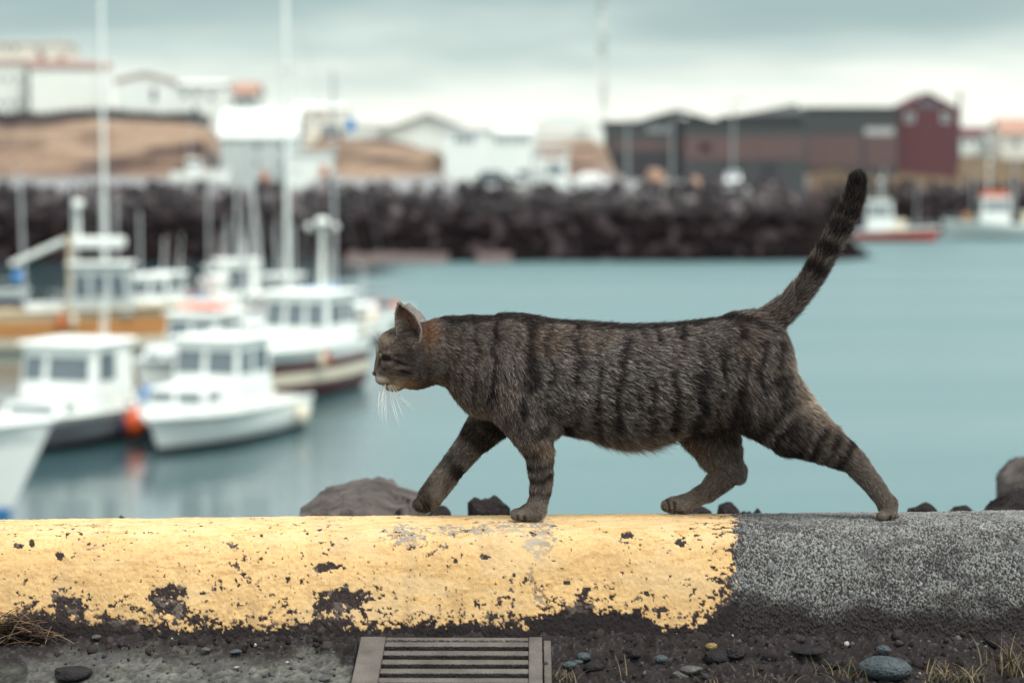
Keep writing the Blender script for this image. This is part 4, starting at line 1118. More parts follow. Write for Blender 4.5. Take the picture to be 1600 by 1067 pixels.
pebble(110, 1060, 70, 26, 'pebble_dark', 'dark clod of asphalt at the lower edge below the dry grass', 28, sharp=True)
# crumbled clods of soil
ck = [(x, RNG.uniform(2.36, 2.85)) for x in RNG.uniform(.07, .84, 420)] + [(x, RNG.uniform(2.80, 2.85)) for x in RNG.uniform(-.84, -.24, 110)]
clods = scatter_rocks('soil_clods', [(x, y, gz(x, y)) for x, y in ck], [float(np.clip(RNG.gamma(1.8, .0020), .0015, .011)) for _ in ck], attr_mat('clod', .9, .05, .3, 500, .6, 600), lambda c: np.array([.022, .0185, .0185]) * RNG.uniform(.5, 1.9), [rock_mesh(2, s + 70, .5) for s in range(6)])
tag(clods, 'dark crumbled clods of soil along the kerb foot', 'soil', kind='stuff')
# fine grit: one mass
gc, gs, gk = [], [], []
P2 = [rock_mesh(1, s + 50, .3) for s in range(5)]
for _ in range(3600):
    x = RNG.uniform(-.84, .84); y = RNG.uniform(2.33, 2.86)
    if -.24 < x < .07 and RNG.random() < .97: continue
    gc.append((x, y, gz(x, y) + .0006)); gs.append(float(np.clip(RNG.gamma(1.6, .0010), .0007, .006)) * (1.2 if x > .05 else .9))
def grit_col(c):
    r = RNG.random(); d = RNG.uniform(.6, 1.4)
    return np.array([.03, .026, .029] if r < .62 else [.06, .064, .068] if r < .88 else [.025, .02, .02] if r < .99 else [.26, .26, .24]) * d
grit = scatter_rocks('grit', gc, gs, attr_mat('grit', .85, .12), grit_col, P2)
tag(grit, 'fine loose grit scattered over the roadside soil', 'gravel', kind='stuff')

def tuft(name, label, u, v, n, spread, h, cols, lean=.5, flatn=False, kindly=None):
    p = on_ground(u, v); Vs, Fs, Cs, o = [], [], [], 0
    for i in range(n):
        bx = RNG.normal(0, spread); by = RNG.normal(0, spread * .6)
        a = RNG.uniform(0, 6.28); L = h * RNG.uniform(.45, 1.15); ln = lean * RNG.uniform(.3, 1.5)
        d = np.array([math.cos(a), math.sin(a), 0]); w = np.array([-math.sin(a), math.cos(a), 0]) * RNG.uniform(.0006, .0013)
        b0 = np.array([bx, by, gz(p.x + bx, min(p.y + by, 2.86)) - p.z - .002])
        pts = []
        for k in range(5):
            t = k / 4
            c = b0 + d * L * ln * t ** 1.6 + np.array([0, 0, 1]) * L * t * (1 - .45 * min(1, ln) * t)
            ww = w * (1 - .85 * t); pts += [c - ww, c + ww]
        Vs.append(np.array(pts)); Fs.append(np.array([[2 * k, 2 * k + 1, 2 * k + 3, 2 * k + 2] for k in range(4)]) + o); o += 10
        Cs.append(np.repeat((np.array(cols[RNG.integers(len(cols))]) * RNG.uniform(.6, 1.3))[None], 10, 0))
    me = np_mesh(name, np.vstack(Vs), np.vstack(Fs)); set_col(me, np.vstack(Cs)); me.materials.append(GRASS_M)
    ob = link(name, me); ob.location = p
    tag(ob, label, 'grass', 'grass tufts on the roadside')
GRASS_M = attr_mat('grass_blades', .7, .2)
DRY = [(.17, .125, .07), (.11, .08, .048), (.21, .17, .11)]; GRN = [(.055, .06, .025), (.085, .08, .035), (.15, .12, .065)]
tuft('grass_tuft', 'small grass tuft beside the drain', 884, 1066, 34, .010, .030, GRN + DRY, .7)
tuft('grass_tuft', 'thin single sprout of grass right of the drain', 976, 1062, 5, .003, .036, DRY, .3)
tuft('grass_tuft', 'sparse grass left of the largest smooth stone', 1310, 1062, 40, .020, .034, GRN + DRY, .7)
tuft('grass_tuft', 'low dry sprouts below the paint edge', 1195, 1064, 26, .018, .018, DRY, .8)
tuft('grass_tuft', 'wide grass tuft between smooth stone and photo corner', 1495, 1062, 110, .022, .030, GRN + DRY, .9)
tuft('grass_tuft', 'tall grass tuft in the lower corner of the photo', 1585, 1050, 80, .020, .055, GRN + DRY, .6)
tuft('grass_tuft', 'dry grass blades below the bulky dark clod', 1120, 1068, 20, .018, .018, DRY, .8)
def heap(u, v, n):
    p = on_ground(u, v); Vs, Fs, Cs, o = [], [], [], 0
    for i in range(n):
        b = np.array([RNG.normal(-.01, .032), RNG.normal(0, .012), 0]); b[2] = max(0, RNG.normal(.020, .012)) * math.exp(-(b[0] / .05) ** 2)
        a = RNG.normal(.1, .5) + (math.pi if RNG.random() < .5 else 0); L = RNG.uniform(.02, .055); el = RNG.normal(.1, .35)
        d = np.array([math.cos(a) * math.cos(el), math.sin(a) * math.cos(el), math.sin(el)]); w = np.array([-d[1], d[0], .4]) * .0009; pts = []
        for k in range(4):
            t = k / 3; c = b + d * L * (t - .5) + np.array([0, 0, -.012 * (t - .5) ** 2]); pts += [c - w * (1 - .6 * t), c + w * (1 - .6 * t)]
        Vs.append(np.array(pts)); Fs.append(np.array([[2 * k, 2 * k + 1, 2 * k + 3, 2 * k + 2] for k in range(3)]) + o); o += 8
        Cs.append(np.repeat((np.array([(.06, .04, .03), (.14, .09, .055), (.03, .022, .02)][RNG.integers(3)]) * RNG.uniform(.6, 1.4))[None], 8, 0))
    me = np_mesh('dry_grass_heap', np.vstack(Vs), np.vstack(Fs)); set_col(me, np.vstack(Cs)); me.materials.append(GRASS_M)
    ob = link('dry_grass_heap', me); ob.location = (p.x, p.y - .004, p.z + .004); tag(ob, 'dark heap of dead grass against the yellow kerb in the corner', 'grass')
heap(22, 1004, 520)

# ================================================================ EMBANKMENT BEHIND THE KERB
ex = np.linspace(-60, 60, 61); ey = np.array([3.1, 3.3, 3.8, 5, 7, 10, 14, 20]); ez = np.array([-.15, -.2, -.5, -1.6, -3.2, -5.4, -7.8, -9])
EX, EY = np.meshgrid(ex, ey, indexing='ij'); EZ = np.interp(EY, ey, ez)
eme = np_mesh('embankment', np.stack([EX, EY, EZ], -1).reshape(-1, 3), grid_faces(len(ex), len(ey))); eme.materials.append(mat('embankment_soil', (.05, .042, .04), .9, .3))
tag(link('embankment', eme), 'stony embankment falling to the water behind the kerb', kind='structure')
cc, ss = [], []
for _ in range(900):
    y = RNG.uniform(4.3, 15); x = RNG.uniform(-.32 * y - 1.5, .32 * y + 1.5); s = RNG.uniform(.16, .5)
    cc.append((x, y, float(np.interp(y, ey, ez)) + s * .1)); ss.append(s)
slope = scatter_rocks('embankment_stones', cc, ss, attr_mat('embank_stone', .9, .06, .3, 12), lambda c: np.array([.06, .053, .055]) * RNG.uniform(.5, 1.5))
tag(slope, 'dark stones covering the embankment behind the kerb', 'stones', kind='stuff')
def boulder(u0, u1, vt, Y, m, label, seed, prof=None, d=.35):
    a, b = at(u0, vt, Y), at(u1, vt, Y); w = b.x - a.x
    V, F = rock_mesh(4, seed, .5)
    zt = a.z; zb = -.55; h = zt - zb
    V = V / np.abs(V).max(0)
    V = V * np.array([w / 2, d, h / 2])
    if prof is None:
        rr = np.random.default_rng(seed); xs_ = np.linspace(-1, 1, 9); prof = list(zip(xs_, 1 - .05 * np.abs(xs_) ** 2.2 / max(.05, h) * .9 - rr.uniform(0, .022, 9) / max(.3, h)))
    if prof is not None:
        up = V[:, 2] > 0
        f = np.interp(V[:, 0] / (w / 2), [p[0] for p in prof], [p[1] for p in prof])
        tp = zt - (zb + h / 2)
        V[up, 2] = np.minimum(V[up, 2] * 1.8, tp * f[up] - (V[up, 1] / d) ** 2 * .04) 
    nz = fbm(V[:, 0] * 40, V[:, 1] * 40, V[:, 2] * 40, seed=seed)[:, None] - .5
    V = V + V / np.linalg.norm(V, axis=1)[:, None] * nz * .02
    me = np_mesh('boulder', V, F, smooth=False); me.materials.append(m)
    o = link('boulder', me); o.location = ((a.x + b.x) / 2, Y, zb + h / 2); tag(o, label, 'boulder', 'boulders just behind the kerb')
RK = mat('rock_slab', (.088, .075, .070), .9, .6, 13, bump=1.3, bscale=40, spec=.08)
RD = mat('rock_dark', (.024, .0195, .020), .9, .6, 30, bump=1.4, bscale=70, spec=.08)
zr = 1.0
boulder(448, 672, 757, 3.72, RK, 'big flat brown grey slab behind the kerb under the raised paw', 101, [(-1, .88), (-.75, .925), (-.45, .955), (-.36, .952), (-.1, .985), (.2, 1.0), (.42, .985), (.5, .955), (1, .90)], .30)
boulder(655, 722, 788, 3.45, RD, 'low dark rock right of the big slab', 102, None, .1)
boulder(722, 800, 771, 3.5, RD, 'crumbly dark rock between the front paws', 103, None, .1)
boulder(1058, 1128, 787, 3.5, RD, 'low dark rock behind the bent hind paw', 104, None, .1)
boulder(1108, 1166, 784, 3.55, RD, 'small rough rock right of the bent hind paw', 105, None, .09)
boulder(1150, 1205, 793, 3.5, RD, 'lowest sliver of dark rock above the paint edge', 106, None, .08)
boulder(1414, 1475, 785, 3.5, RD, 'small dark rock right of the stretched hind paw', 107, None, .1)
boulder(1460, 1545, 790, 3.55, RD, 'low rough rock in the gap before the tall boulder', 108, None, .1)
boulder(1525, 1640, 766, 3.6, RD, 'dark boulder at the edge of the photo', 109, [(-1, .86), (-.7, .91), (-.4, .93), (-.1, .985), (.3, 1.0), (1, .95)], .15)
boulder(1560, 1700, 714, 4.1, RK, 'grey boulder rising behind the dark one at the edge of the photo', 110, [(-1, .70), (-.8, .82), (-.5, .90), (-.25, .97), (0, 1), (.5, .97), (1, .8)], .25)
boulder(160, 206, 805, 3.5, RD, 'tiny dark stone peeping over the yellow kerb', 111, None, .08)

# ================================================================ CAT
KC = 1 / 1093.5
_vv = np.linspace(200, 860, 200); _zz = np.array([at(800, x, 3.0).z for x in _vv])
def cat_world(P):                  # model (u, v, w) in pixel units -> world metres
    P = np.asarray(P, float)
    return np.stack([(P[..., 0] - 800) * KC, 3.0 + P[..., 2] * KC, np.interp(P[..., 1], _vv, _zz)], -1)
def mp3(u, v, w):                  # place a point seen at (u, v) at depth offset w
    return (800 + (u - 800) * (1 + w / 3280), v + w * (v - 270) / FPX, w)
CH = []
def chain(name, pts, sc, k, length, lift, flow=1):
    P = np.array([mp3(a, b, c) for a, b, c, *_ in pts]); r = np.array([p[3] for p in pts])
    CH.append(dict(name=name, P=P, r=r, sc=sc, k=k, len=np.array([p[4] if len(p) > 4 else length for p in pts], float), lift=lift, flow=flow))
# (u, v, w, radius[, fur length])
chain('torso', [(705, 549, 0, 48, 13), (745, 556, 0, 60, 14), (800, 574, 0, 80, 15), (850, 585, 0, 85, 16), (910, 592, 0, 88, 17), (980, 597, 0, 88, 17), (1050, 593, 0, 86, 17), (1110, 583, 0, 82, 17), (1165, 568, 0, 72, 16)], 1.25, 22, 16, .30)
chain('neck', [(650, 555, 0, 42, 8), (682, 549, 0, 46, 11), (715, 549, 0, 50, 13), (770, 580, 0, 62, 14)], 1.06, 20, 12, .30)
chain('near_front', [(795, 585, -34, 50, 14), (808, 632, -42, 42, 13), (828, 672, -44, 32, 10), (843, 708, -42, 22.5, 10), (846, 750, -38, 17.5, 9), (843, 776, -36, 15, 8), (838, 796, -36, 15.5, 5)], 1.15, 14, 9, .30)
chain('near_front_paw', [(838, 796, -36, 14.5, 4), (820, 802, -36, 12.5, 4)], 1.0, 8, 4, .3)
chain('far_front', [(785, 600, 36, 48, 12), (768, 655, 40, 34, 11), (736, 694, 42, 23.5, 9), (703, 734, 40, 19, 10), (682, 763, 38, 19.5, 8), (670, 779, 38, 17, 6)], 1.15, 12, 8, .32)
chain('far_front_paw', [(672, 776, 38, 17, 5), (664, 786, 38, 12.5, 4)], 1.0, 8, 4, .3)
chain('near_hind', [(1160, 580, -22, 70, 16), (1193, 622, -36, 62, 16), (1238, 664, -42, 47, 15), (1288, 692, -42, 32, 12), (1334, 720, -40, 19.5, 10), (1366, 757, -38, 15.5, 8), (1389, 788, -36, 14, 6)], 1.45, 16, 12, .34)
chain('near_hind_paw', [(1389, 788, -36, 14.5, 5), (1390, 800, -37, 14, 4)], 1.0, 8, 4, .3)
chain('far_hind', [(1120, 608, 30, 60, 16), (1108, 664, 38, 49, 15), (1124, 704, 40, 36, 13), (1139, 734, 38, 25, 10), (1109, 767, 36, 16.5, 7), (1070, 787, 34, 12.5, 5)], 1.35, 12, 9, .36)
chain('far_hind_paw', [(1070, 787, 34, 13.5, 5), (1052, 789, 34, 13.5, 4)], 1.0, 8, 4, .3)
chain('tail', [(1160, 528, 0, 34, 15), (1197, 506, 0, 24, 16), (1231, 477, 0, 17, 17), (1263, 438, 0, 15.5, 17), (1296, 380, 0, 15, 17), (1320, 333, 0, 14, 16), (1333, 300, 0, 13, 15), (1335, 281, 0, 12, 12)], 1.0, 16, 15, .46)
EL = []                            # ellipsoids: centre (as seen), radii, blend, fur length
def ell(u, v, w, ru, rv, rw, k, length): EL.append((np.array(mp3(u, v, w)), np.array([ru, rv, rw], float), k, length))
ell(985, 664, 0, 62, 26, 40, 20, 22)           # belly
ell(1160, 562, 0, 66, 66, 62, 20, 16)          # rump
ell(798, 548, -38, 32, 42, 22, 14, 14); ell(798, 548, 38, 32, 42, 22, 14, 14)      # shoulder blades
ell(1150, 602, -40, 48, 54, 26, 16, 15); ell(1140, 602, 38, 46, 54, 26, 16, 15)    # haunches
ell(650, 584, 0, 30, 22, 38, 12, 8)            # jowl
ell(752, 600, 0, 40, 46, 46, 20, 15)           # chest
ell(800, 520, 0, 60, 24, 34, 18, 14)           # withers
ell(642, 549, 0, 42, 42, 46, 12, 6)            # skull
ell(630, 572, 0, 38, 30, 43, 12, 6)            # cheeks
ell(617, 541, 0, 27, 26, 31, 10, 4)            # brow
ell(607, 585, 0, 20, 16, 20, 7, 3)             # muzzle
for s in (-1, 1):
    ell(600, 592, s * 10, 13.5, 9.5, 10, 4, 2.5) # whisker pads
    ell(612, 562, s * 24, 16, 14, 14, 8, 4)    # under the eye
ell(615, 603, 0, 15, 8, 13, 5, 4)              # chin
def cap(p0, p1, r0, r1, k, length): CH.append(dict(name='snout', P=np.array([mp3(*p0), mp3(*p1)]), r=np.array([r0, r1]), sc=1.0, k=k, len=np.array([length, length * .6]), lift=.2, flow=-1))
cap((602, 548, 0), (592, 579, 0), 12, 7.5, 6, 3)
for base, toes in (((822, 802, -36), [(807, 805), (809, 802), (812, 804)]), ((664, 787, 38), [(655, 789), (657, 786), (660, 790)]), ((1390, 800, -37), [(1381, 806), (1388, 808), (1397, 806)]), ((1054, 790, 34), [(1043, 791), (1045, 788), (1049, 793)])):
    for i, (tu, tv) in enumerate(toes):
        ell(tu - (2 if i == 1 else 0), tv, base[2] + (i - 1) * 9, 10.5, 8.5, 5.6, 1.2, 2.0)
ell(864, 670, -42, 13, 15, 12, 10, 9)           # elbow
ell(1352, 736, -40, 11, 10, 9, 6, 6)            # hock
ell(1153, 739, 38, 14, 14, 12, 12, 9)           # bent hock

def seg_eval(P, ch, want=False):
    """distance of points P (n,3) to a tapered chain; optionally flow direction, arc length, fur length"""
    A = ch['P'] * [1, 1, ch['sc']]; Q = P * [1, 1, ch['sc']]
    best = np.full(len(P), 1e9); fl = np.zeros((len(P), 3)); ar = np.zeros(len(P)); ln = np.zeros(len(P)); acc = 0.0
    for i in range(len(A) - 1):
        d = A[i + 1] - A[i]; L = np.linalg.norm(d)
        t = np.clip(((Q - A[i]) @ d) / (L * L), 0, 1)
        dist = np.linalg.norm(Q - A[i] - t[:, None] * d, axis=1) - (ch['r'][i] * (1 - t) + ch['r'][i + 1] * t)
        m = dist < best
        best = np.where(m, dist, best)
        if want:
            dd = ch['P'][i + 1] - ch['P'][i]; fl[m] = dd / np.linalg.norm(dd); ar[m] = acc + t[m] * L; ln[m] = (ch['len'][i] * (1 - t) + ch['len'][i + 1] * t)[m]
        acc += L
    return (best, fl, ar, ln) if want else best
def ell_eval(P, c, r):
    q = (P - c) / r; k0 = np.linalg.norm(q, axis=-1); k1 = np.linalg.norm(q / r, axis=-1)
    return np.where(k1 > 1e-9, k0 * (k0 - 1) / np.maximum(k1, 1e-9), -r.min())
def smin(a, b, k):
    h = np.clip(.5 + .5 * (b - a) / k, 0, 1)
    return b * (1 - h) + a * h - k * h * (1 - h)
ST = 2.3
lo = np.array([566., 252., -96.]); hi = np.array([1424., 834., 96.])
nx, ny, nz_ = [int(math.ceil((hi[i] - lo[i]) / ST)) + 1 for i in range(3)]
F3 = np.full((nx, ny, nz_), 60.0, np.float32)
ax = [lo[0] + ST * np.arange(nx), lo[1] + ST * np.arange(ny), lo[2] + ST * np.arange(nz_)]
def blend(mn, mx, fn, k):
    mn = np.maximum(((mn - 34 - lo) / ST).astype(int), 0); mx = np.minimum(((mx + 34 - lo) / ST).astype(int) + 1, [nx, ny, nz_])
    g = np.stack(np.meshgrid(ax[0][mn[0]:mx[0]], ax[1][mn[1]:mx[1]], ax[2][mn[2]:mx[2]], indexing='ij'), -1)
    d = fn(g.reshape(-1, 3)).reshape(g.shape[:3])
    s = np.s_[mn[0]:mx[0], mn[1]:mx[1], mn[2]:mx[2]]
    F3[s] = smin(F3[s], d, k)
for ch in CH:
    A, r = ch['P'], ch['r'][:, None]
    blend((A - r).min(0), (A + r).max(0), lambda P, ch=ch: seg_eval(P, ch), ch['k'])
for c, r, k, _ in EL:
    blend(c - r, c + r, lambda P, c=c, r=r: ell_eval(P, c, r), k)
# eye sockets
EYES = [np.array(mp3(599.0, 555.5, s * 16.0)) for s in (-1, 1)]
for c in EYES:
    q = np.stack(np.meshgrid(*ax, indexing='ij'), -1) if False else None
    mn = np.maximum(((c - 16 - lo) / ST).astype(int), 0); mx = ((c + 16 - lo) / ST).astype(int) + 1
    g = np.stack(np.meshgrid(ax[0][mn[0]:mx[0]], ax[1][mn[1]:mx[1]], ax[2][mn[2]:mx[2]], indexing='ij'), -1)
    d = np.linalg.norm((g - c - np.array([-2, 0, 3 * np.sign(c[2])])) / [1.25, .8, 1.0], axis=-1) - 7.0
    s = np.s_[mn[0]:mx[0], mn[1]:mx[1], mn[2]:mx[2]]
    F3[s] = -smin(-F3[s], d, 3.0)
def surface_nets(F):
    ins = F < 0
    nx, ny, nz = F.shape
    cnt = np.zeros((nx - 1, ny - 1, nz - 1), np.int8)
    for a in (0, 1):
        for b in (0, 1):
            for c in (0, 1): cnt += ins[a:nx - 1 + a, b:ny - 1 + b, c:nz - 1 + c]
    act = (cnt > 0) & (cnt < 8)
    idx = -np.ones(act.shape, np.int64); ijk = np.argwhere(act); idx[act] = np.arange(len(ijk))
    S_, N_ = np.zeros((len(ijk), 3)), np.zeros(len(ijk))
    cor = [(a, b, c) for a in (0, 1) for b in (0, 1) for c in (0, 1)]
    for p in range(8):
        for q in range(p + 1, 8):
            if sum(abs(cor[p][i] - cor[q][i]) for i in range(3)) != 1: continue
            f0 = F[tuple((ijk + cor[p]).T)]; f1 = F[tuple((ijk + cor[q]).T)]
            m = (f0 < 0) != (f1 < 0)
            t = np.where(m, f0 / np.where(m, f0 - f1, 1), 0)
            pt = np.array(cor[p]) + t[:, None] * (np.array(cor[q]) - np.array(cor[p]))
            S_[m] += pt[m]; N_[m] += 1
    V = ijk + S_ / N_[:, None]
    Q = []
    for axis in range(3):
        sl0 = [slice(None)] * 3; sl1 = [slice(None)] * 3; sl0[axis] = slice(0, -1); sl1[axis] = slice(1, None)
        a, b = ins[tuple(sl0)], ins[tuple(sl1)]
        e = np.argwhere(a != b); o1, o2 = [i for i in range(3) if i != axis]
        ok = (e[:, o1] > 0) & (e[:, o2] > 0) & (e[:, o1] < F.shape[o1] - 1) & (e[:, o2] < F.shape[o2] - 1); e = e[ok]
        def cell(d1, d2):
            c = e.copy(); c[:, o1] -= d1; c[:, o2] -= d2
            return idx[tuple(c.T)]
        q = np.stack([cell(1, 1), cell(0, 1), cell(0, 0), cell(1, 0)], 1)
        fl = a[tuple(e.T)]
        if axis == 1: fl = ~fl
        q[~fl] = q[~fl][:, ::-1]
        Q.append(q)
    return V, np.vstack(Q)
CV, CF = surface_nets(F3)
CV = CV * ST + lo
# relax a little
ed = np.vstack([CF[:, [0, 1]], CF[:, [1, 2]], CF[:, [2, 3]], CF[:, [3, 0]]])
for it in range(3):
    acc = np.zeros_like(CV); cn = np.zeros(len(CV))
    np.add.at(acc, ed[:, 0], CV[ed[:, 1]]); np.add.at(cn, ed[:, 0], 1); np.add.at(acc, ed[:, 1], CV[ed[:, 0]]); np.add.at(cn, ed[:, 1], 1)
    CV = CV * .5 + .5 * acc / np.maximum(cn, 1)[:, None]

# ---- coat pattern: model (u, v, w) + chain info -> root and tip colours
def coat(P, reg, arc, rnd, stk=1.0, rk=.35):
    u, v, w = P.T
    n = len(P)
    a = fbm(u / 38, v / 48, w / 50, seed=301, oct=3) - .5
    b = fbm(u / 16, v / 22, w / 20, seed=302, oct=3) - .5
    uw = u + a * 34 + b * 13 + (v - 590) * .05
    D = np.zeros(n)
    stripes = [(690, 5, .5), (712, 5, .6), (738, 6, .8), (770, 8, .8), (822, 12, .95), (852, 7, .8), (893, 10, 1), (930, 8, .9), (962, 9, .95), (990, 6, .7), (1012, 9, .9), (1052, 9, 1), (1086, 13, 1), (1118, 8, .9), (1148, 11, 1), (1180, 9, .9), (1212, 9, .9), (1240, 8, .8)]
    brk = sstep(.30, .52, fbm(u / 26, v / 34, seed=77, oct=2))
    for c, s, k in stripes:
        D = np.maximum(D, k * np.exp(-np.abs((uw - c) / (s * .88)) ** 2.2) * (.35 + .65 * brk))
    D *= sstep(672, 694, u)
    # spine
    topv = np.interp(u, [660, 700, 740, 790, 840, 900, 970, 1040, 1100, 1160, 1200], [500, 496, 494, 492, 496, 501, 507, 505, 498, 495, 505])
    D = np.maximum(D, .95 * (1 - sstep(2, 16, v - topv + b * 16)) * (u > 670))
    D = np.maximum(D, .34 * sstep(1070, 1130, u) * (u < 1225))
    isleg = np.isin(reg, [CHN[x] for x in ('near_front', 'far_front', 'near_hind', 'far_hind')]); tail = reg == CHN['tail']
    # rings
    def rings(mask, centres, width, k=1.0):
        nonlocal D
        if not mask.any(): return
        s = arc[mask] + a[mask] * 18 + b[mask] * 12; d = np.zeros(mask.sum())
        for c in centres: d = np.maximum(d, np.exp(-((s - c) / width) ** 2))
        D[mask] = np.maximum(D[mask] * (1 - .55 * sstep(40, 90, arc[mask])), d * k)
    rings(reg == CHN['near_front'], [100, 124, 145, 165, 188], 7.0, .85)
    rings(reg == CHN['far_front'], [58, 84, 96, 150, 158], 11, .9)
    rings(reg == CHN['near_hind'], [60, 88, 112, 136, 158, 180, 205], 8.5, .9)
    rings(reg == CHN['far_hind'], [60, 92, 118], 10, .7)
    if tail.any():
        s = arc[tail] + b[tail] * 16; d = np.zeros(tail.sum())
        for c in (150, 190, 226, 254): d = np.maximum(d, np.exp(-((s - c) / 11) ** 2))
        d = np.maximum(d, .85 * sstep(262, 272, s))
        D[tail] = np.clip(d * .62 + .36 - .30 * sstep(2, 14, (u[tail] - np.interp(v[tail], [260, 300, 333, 380, 438, 477, 505], [1335, 1333, 1320, 1296, 1263, 1231, 1198])) * .8) * (v[tail] > 360), 0, 1)
    head = u < 672
    # base coat
    grey = np.array([.190, .142, .116]); warm = np.array([.225, .138, .085]); cream = np.array([.46, .36, .27]); dark = np.array([.0105, .0072, .0080])
    wk = np.clip(sstep(.50, .66, fbm(u / 34, v / 30, w / 40, seed=305, oct=2)) * .5 + .55 * np.exp(-((u - 880) / 70) ** 2 - ((v - 520) / 26) ** 2), 0, 1)
    col = grey * (1 - wk[:, None]) + warm * wk[:, None]
    lw = isleg * np.interp(arc, [60, 130], [0, .75]) * (reg != CHN['near_hind']) + (reg == CHN['near_hind']) * np.interp(arc, [150, 230], [0, .6])
    col = col * (1 - lw[:, None]) + np.array([.30, .245, .205]) * lw[:, None]
    hk = sstep(684, 660, u)[:, None] * .55; col = col * (1 - hk) + np.array([.115, .088, .075]) * hk
    def patch(cu, cv, ru, rv, c, k, dk=0.0):
        nonlocal col, D
        m = k * np.exp(-((u + b * 14 - cu) / ru) ** 2 - ((v + a * 14 - cv) / rv) ** 2)
        col = col * (1 - m[:, None]) + np.array(c) * m[:, None]
        D *= 1 - m * (1 - dk)
    patch(1258, 612, 24, 40, (.62, .48, .35), .95); patch(1290, 648, 28, 14, cream, .7); patch(1236, 575, 12, 26, cream, .6)
    patch(674, 520, 12, 24, (.34, .16, .07), .85)                                   # rust behind the ear
    patch(1000, 700, 120, 18, (.36, .21, .115), .85); patch(890, 694, 60, 14, (.36, .21, .115), .75)   # belly edge
    patch(745, 640, 24, 20, (.36, .26, .19), .6)                                    # chest front
    patch(1070, 792, 50, 16, (.52, .43, .35), .85); patch(1110, 735, 24, 22, (.33, .25, .19), .6)
    patch(1385, 800, 18, 14, (.54, .45, .37), .85); patch(1360, 762, 22, 20, (.30, .26, .23), .5)
    patch(824, 800, 36, 13, (.48, .41, .35), .85); patch(846, 770, 14, 24, (.30, .26, .23), .5)
    patch(690, 740, 16, 30, (.42, .36, .30), .7)
    patch(690, 603, 40, 8, (.30, .18, .11), .6)                                     # throat
    # head
    hs = head
    Dh = np.zeros(n)
    def hb(cu, cv, ru, rv, k, ang=0.0):
        ca, sa = math.cos(ang), math.sin(ang)
        x = (u + b * 4 - cu) * ca + (v - cv) * sa; y = -(u - cu) * sa + (v + b * 4 - cv) * ca
        return k * np.exp(-(x / ru) ** 2 - (y / rv) ** 2)
    Dh = np.maximum.reduce([hb(604, 556, 13, 5.5, 1.2, .25), hb(622, 552, 16, 5, .6), hb(594, 566, 4, 14, .9, .35), hb(628, 563, 18, 3.5, .85, .35), hb(634, 577, 16, 3.2, .85, .2), hb(640, 545, 14, 8, .55), hb(586, 584, 4, 5, 1), hb(588, 548, 3, 7, .8), hb(610, 598, 12, 1.8, 1.3, -.1), hb(594, 591, 6, .9, .8), hb(596, 594.5, 7, .9, .8), hb(650, 590, 6, 10, .5), hb(608, 522, 12, 3, .6, -.6), hb(626, 530, 14, 3, .5, -.3), hb(602, 574, 8, 5, .6)])
    Dh = sstep(.25, .72, Dh) * .97
    hstr = .5 * sstep(.52, .66, fbm(u / 14, v / 5, w / 6, seed=310, oct=2))
    D = np.where(hs, np.maximum(np.maximum(Dh, hstr), .06), D)
    def hp(cu, cv, ru, rv, c, k):
        nonlocal col, D
        m = np.where(u < 690, k * np.exp(-((u - cu) / ru) ** 2 - ((v - cv) / rv) ** 2), 0)
        col = col * (1 - m[:, None]) + np.array(c) * m[:, None]; D = D * (1 - m)
    hp(622, 602, 15, 13, (.92, .80, .64), 1.0); hp(638, 600, 14, 11, (.52, .31, .17), .85); hp(598, 592, 11, 6, (.74, .66, .57), .95); hp(604, 528, 12, 9, (.34, .27, .20), .55); hp(630, 570, 14, 3, (.34, .26, .20), .6); hp(590, 546, 3.5, 9, (.55, .47, .38), .9); hp(604, 547.5, 9, 2.0, (.34, .28, .23), .5); hp(608, 563.5, 9, 2.0, (.36, .29, .24), .6); hp(655, 560, 12, 14, (.24, .20, .18), .5); hp(606, 566, 8, 3, (.26, .22, .19), .5); hp(612, 588, 8, 4, (.30, .22, .16), .5); hp(590, 572, 4, 8, (.22, .15, .11), .5)
    D = np.where(head, D, sstep(.14, .88, D) * .86)
    for cu, v0, v1, sl in ((811, 796, 815, .25), (821, 797, 815, .25), (1048, 784, 802, .2), (1058, 786, 802, .2), (1385, 797, 814, .1), (1393, 797, 814, -.1), (659, 780, 796, .5), (666, 782, 798, .5)):
        D = np.maximum(D, .95 * np.exp(-((u - cu - (v - (v0 + v1) / 2) * sl) / 2.2) ** 2) * ((v > v0) & (v < v1)))     # shade of the clefts between the toes, painted as dark lines
    D = np.clip(D, 0, 1)[:, None]
    var = (.60 + .8 * rnd[:, :1])
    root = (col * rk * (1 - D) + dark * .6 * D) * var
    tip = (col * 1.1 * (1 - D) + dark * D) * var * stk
    # salt: pale banded hairs, paler on mid flank to paint in its silvery sheen
    salt = (rnd[:, 1] > .70)[:, None] * (1 - .90 * D) * (.55 + .6 * np.exp(-((u - 960) / 190) ** 2 - ((v - 580) / 70) ** 2))[:, None] * np.where(isleg & (arc > 150), .6, 1.0)[:, None]
    tip = tip * (1 - salt) + np.array([.92, .90, .90]) * np.where(head, .34, 1.0)[:, None] * (.5 + .6 * rnd[:, 2:3]) * salt * stk
    pep = (rnd[:, 1] < .16)[:, None]
    tip = np.where(pep, dark * 1.3, tip)
    return root, tip
CHN = {}
for i, ch in enumerate(CH): CHN.setdefault(ch['name'], i)
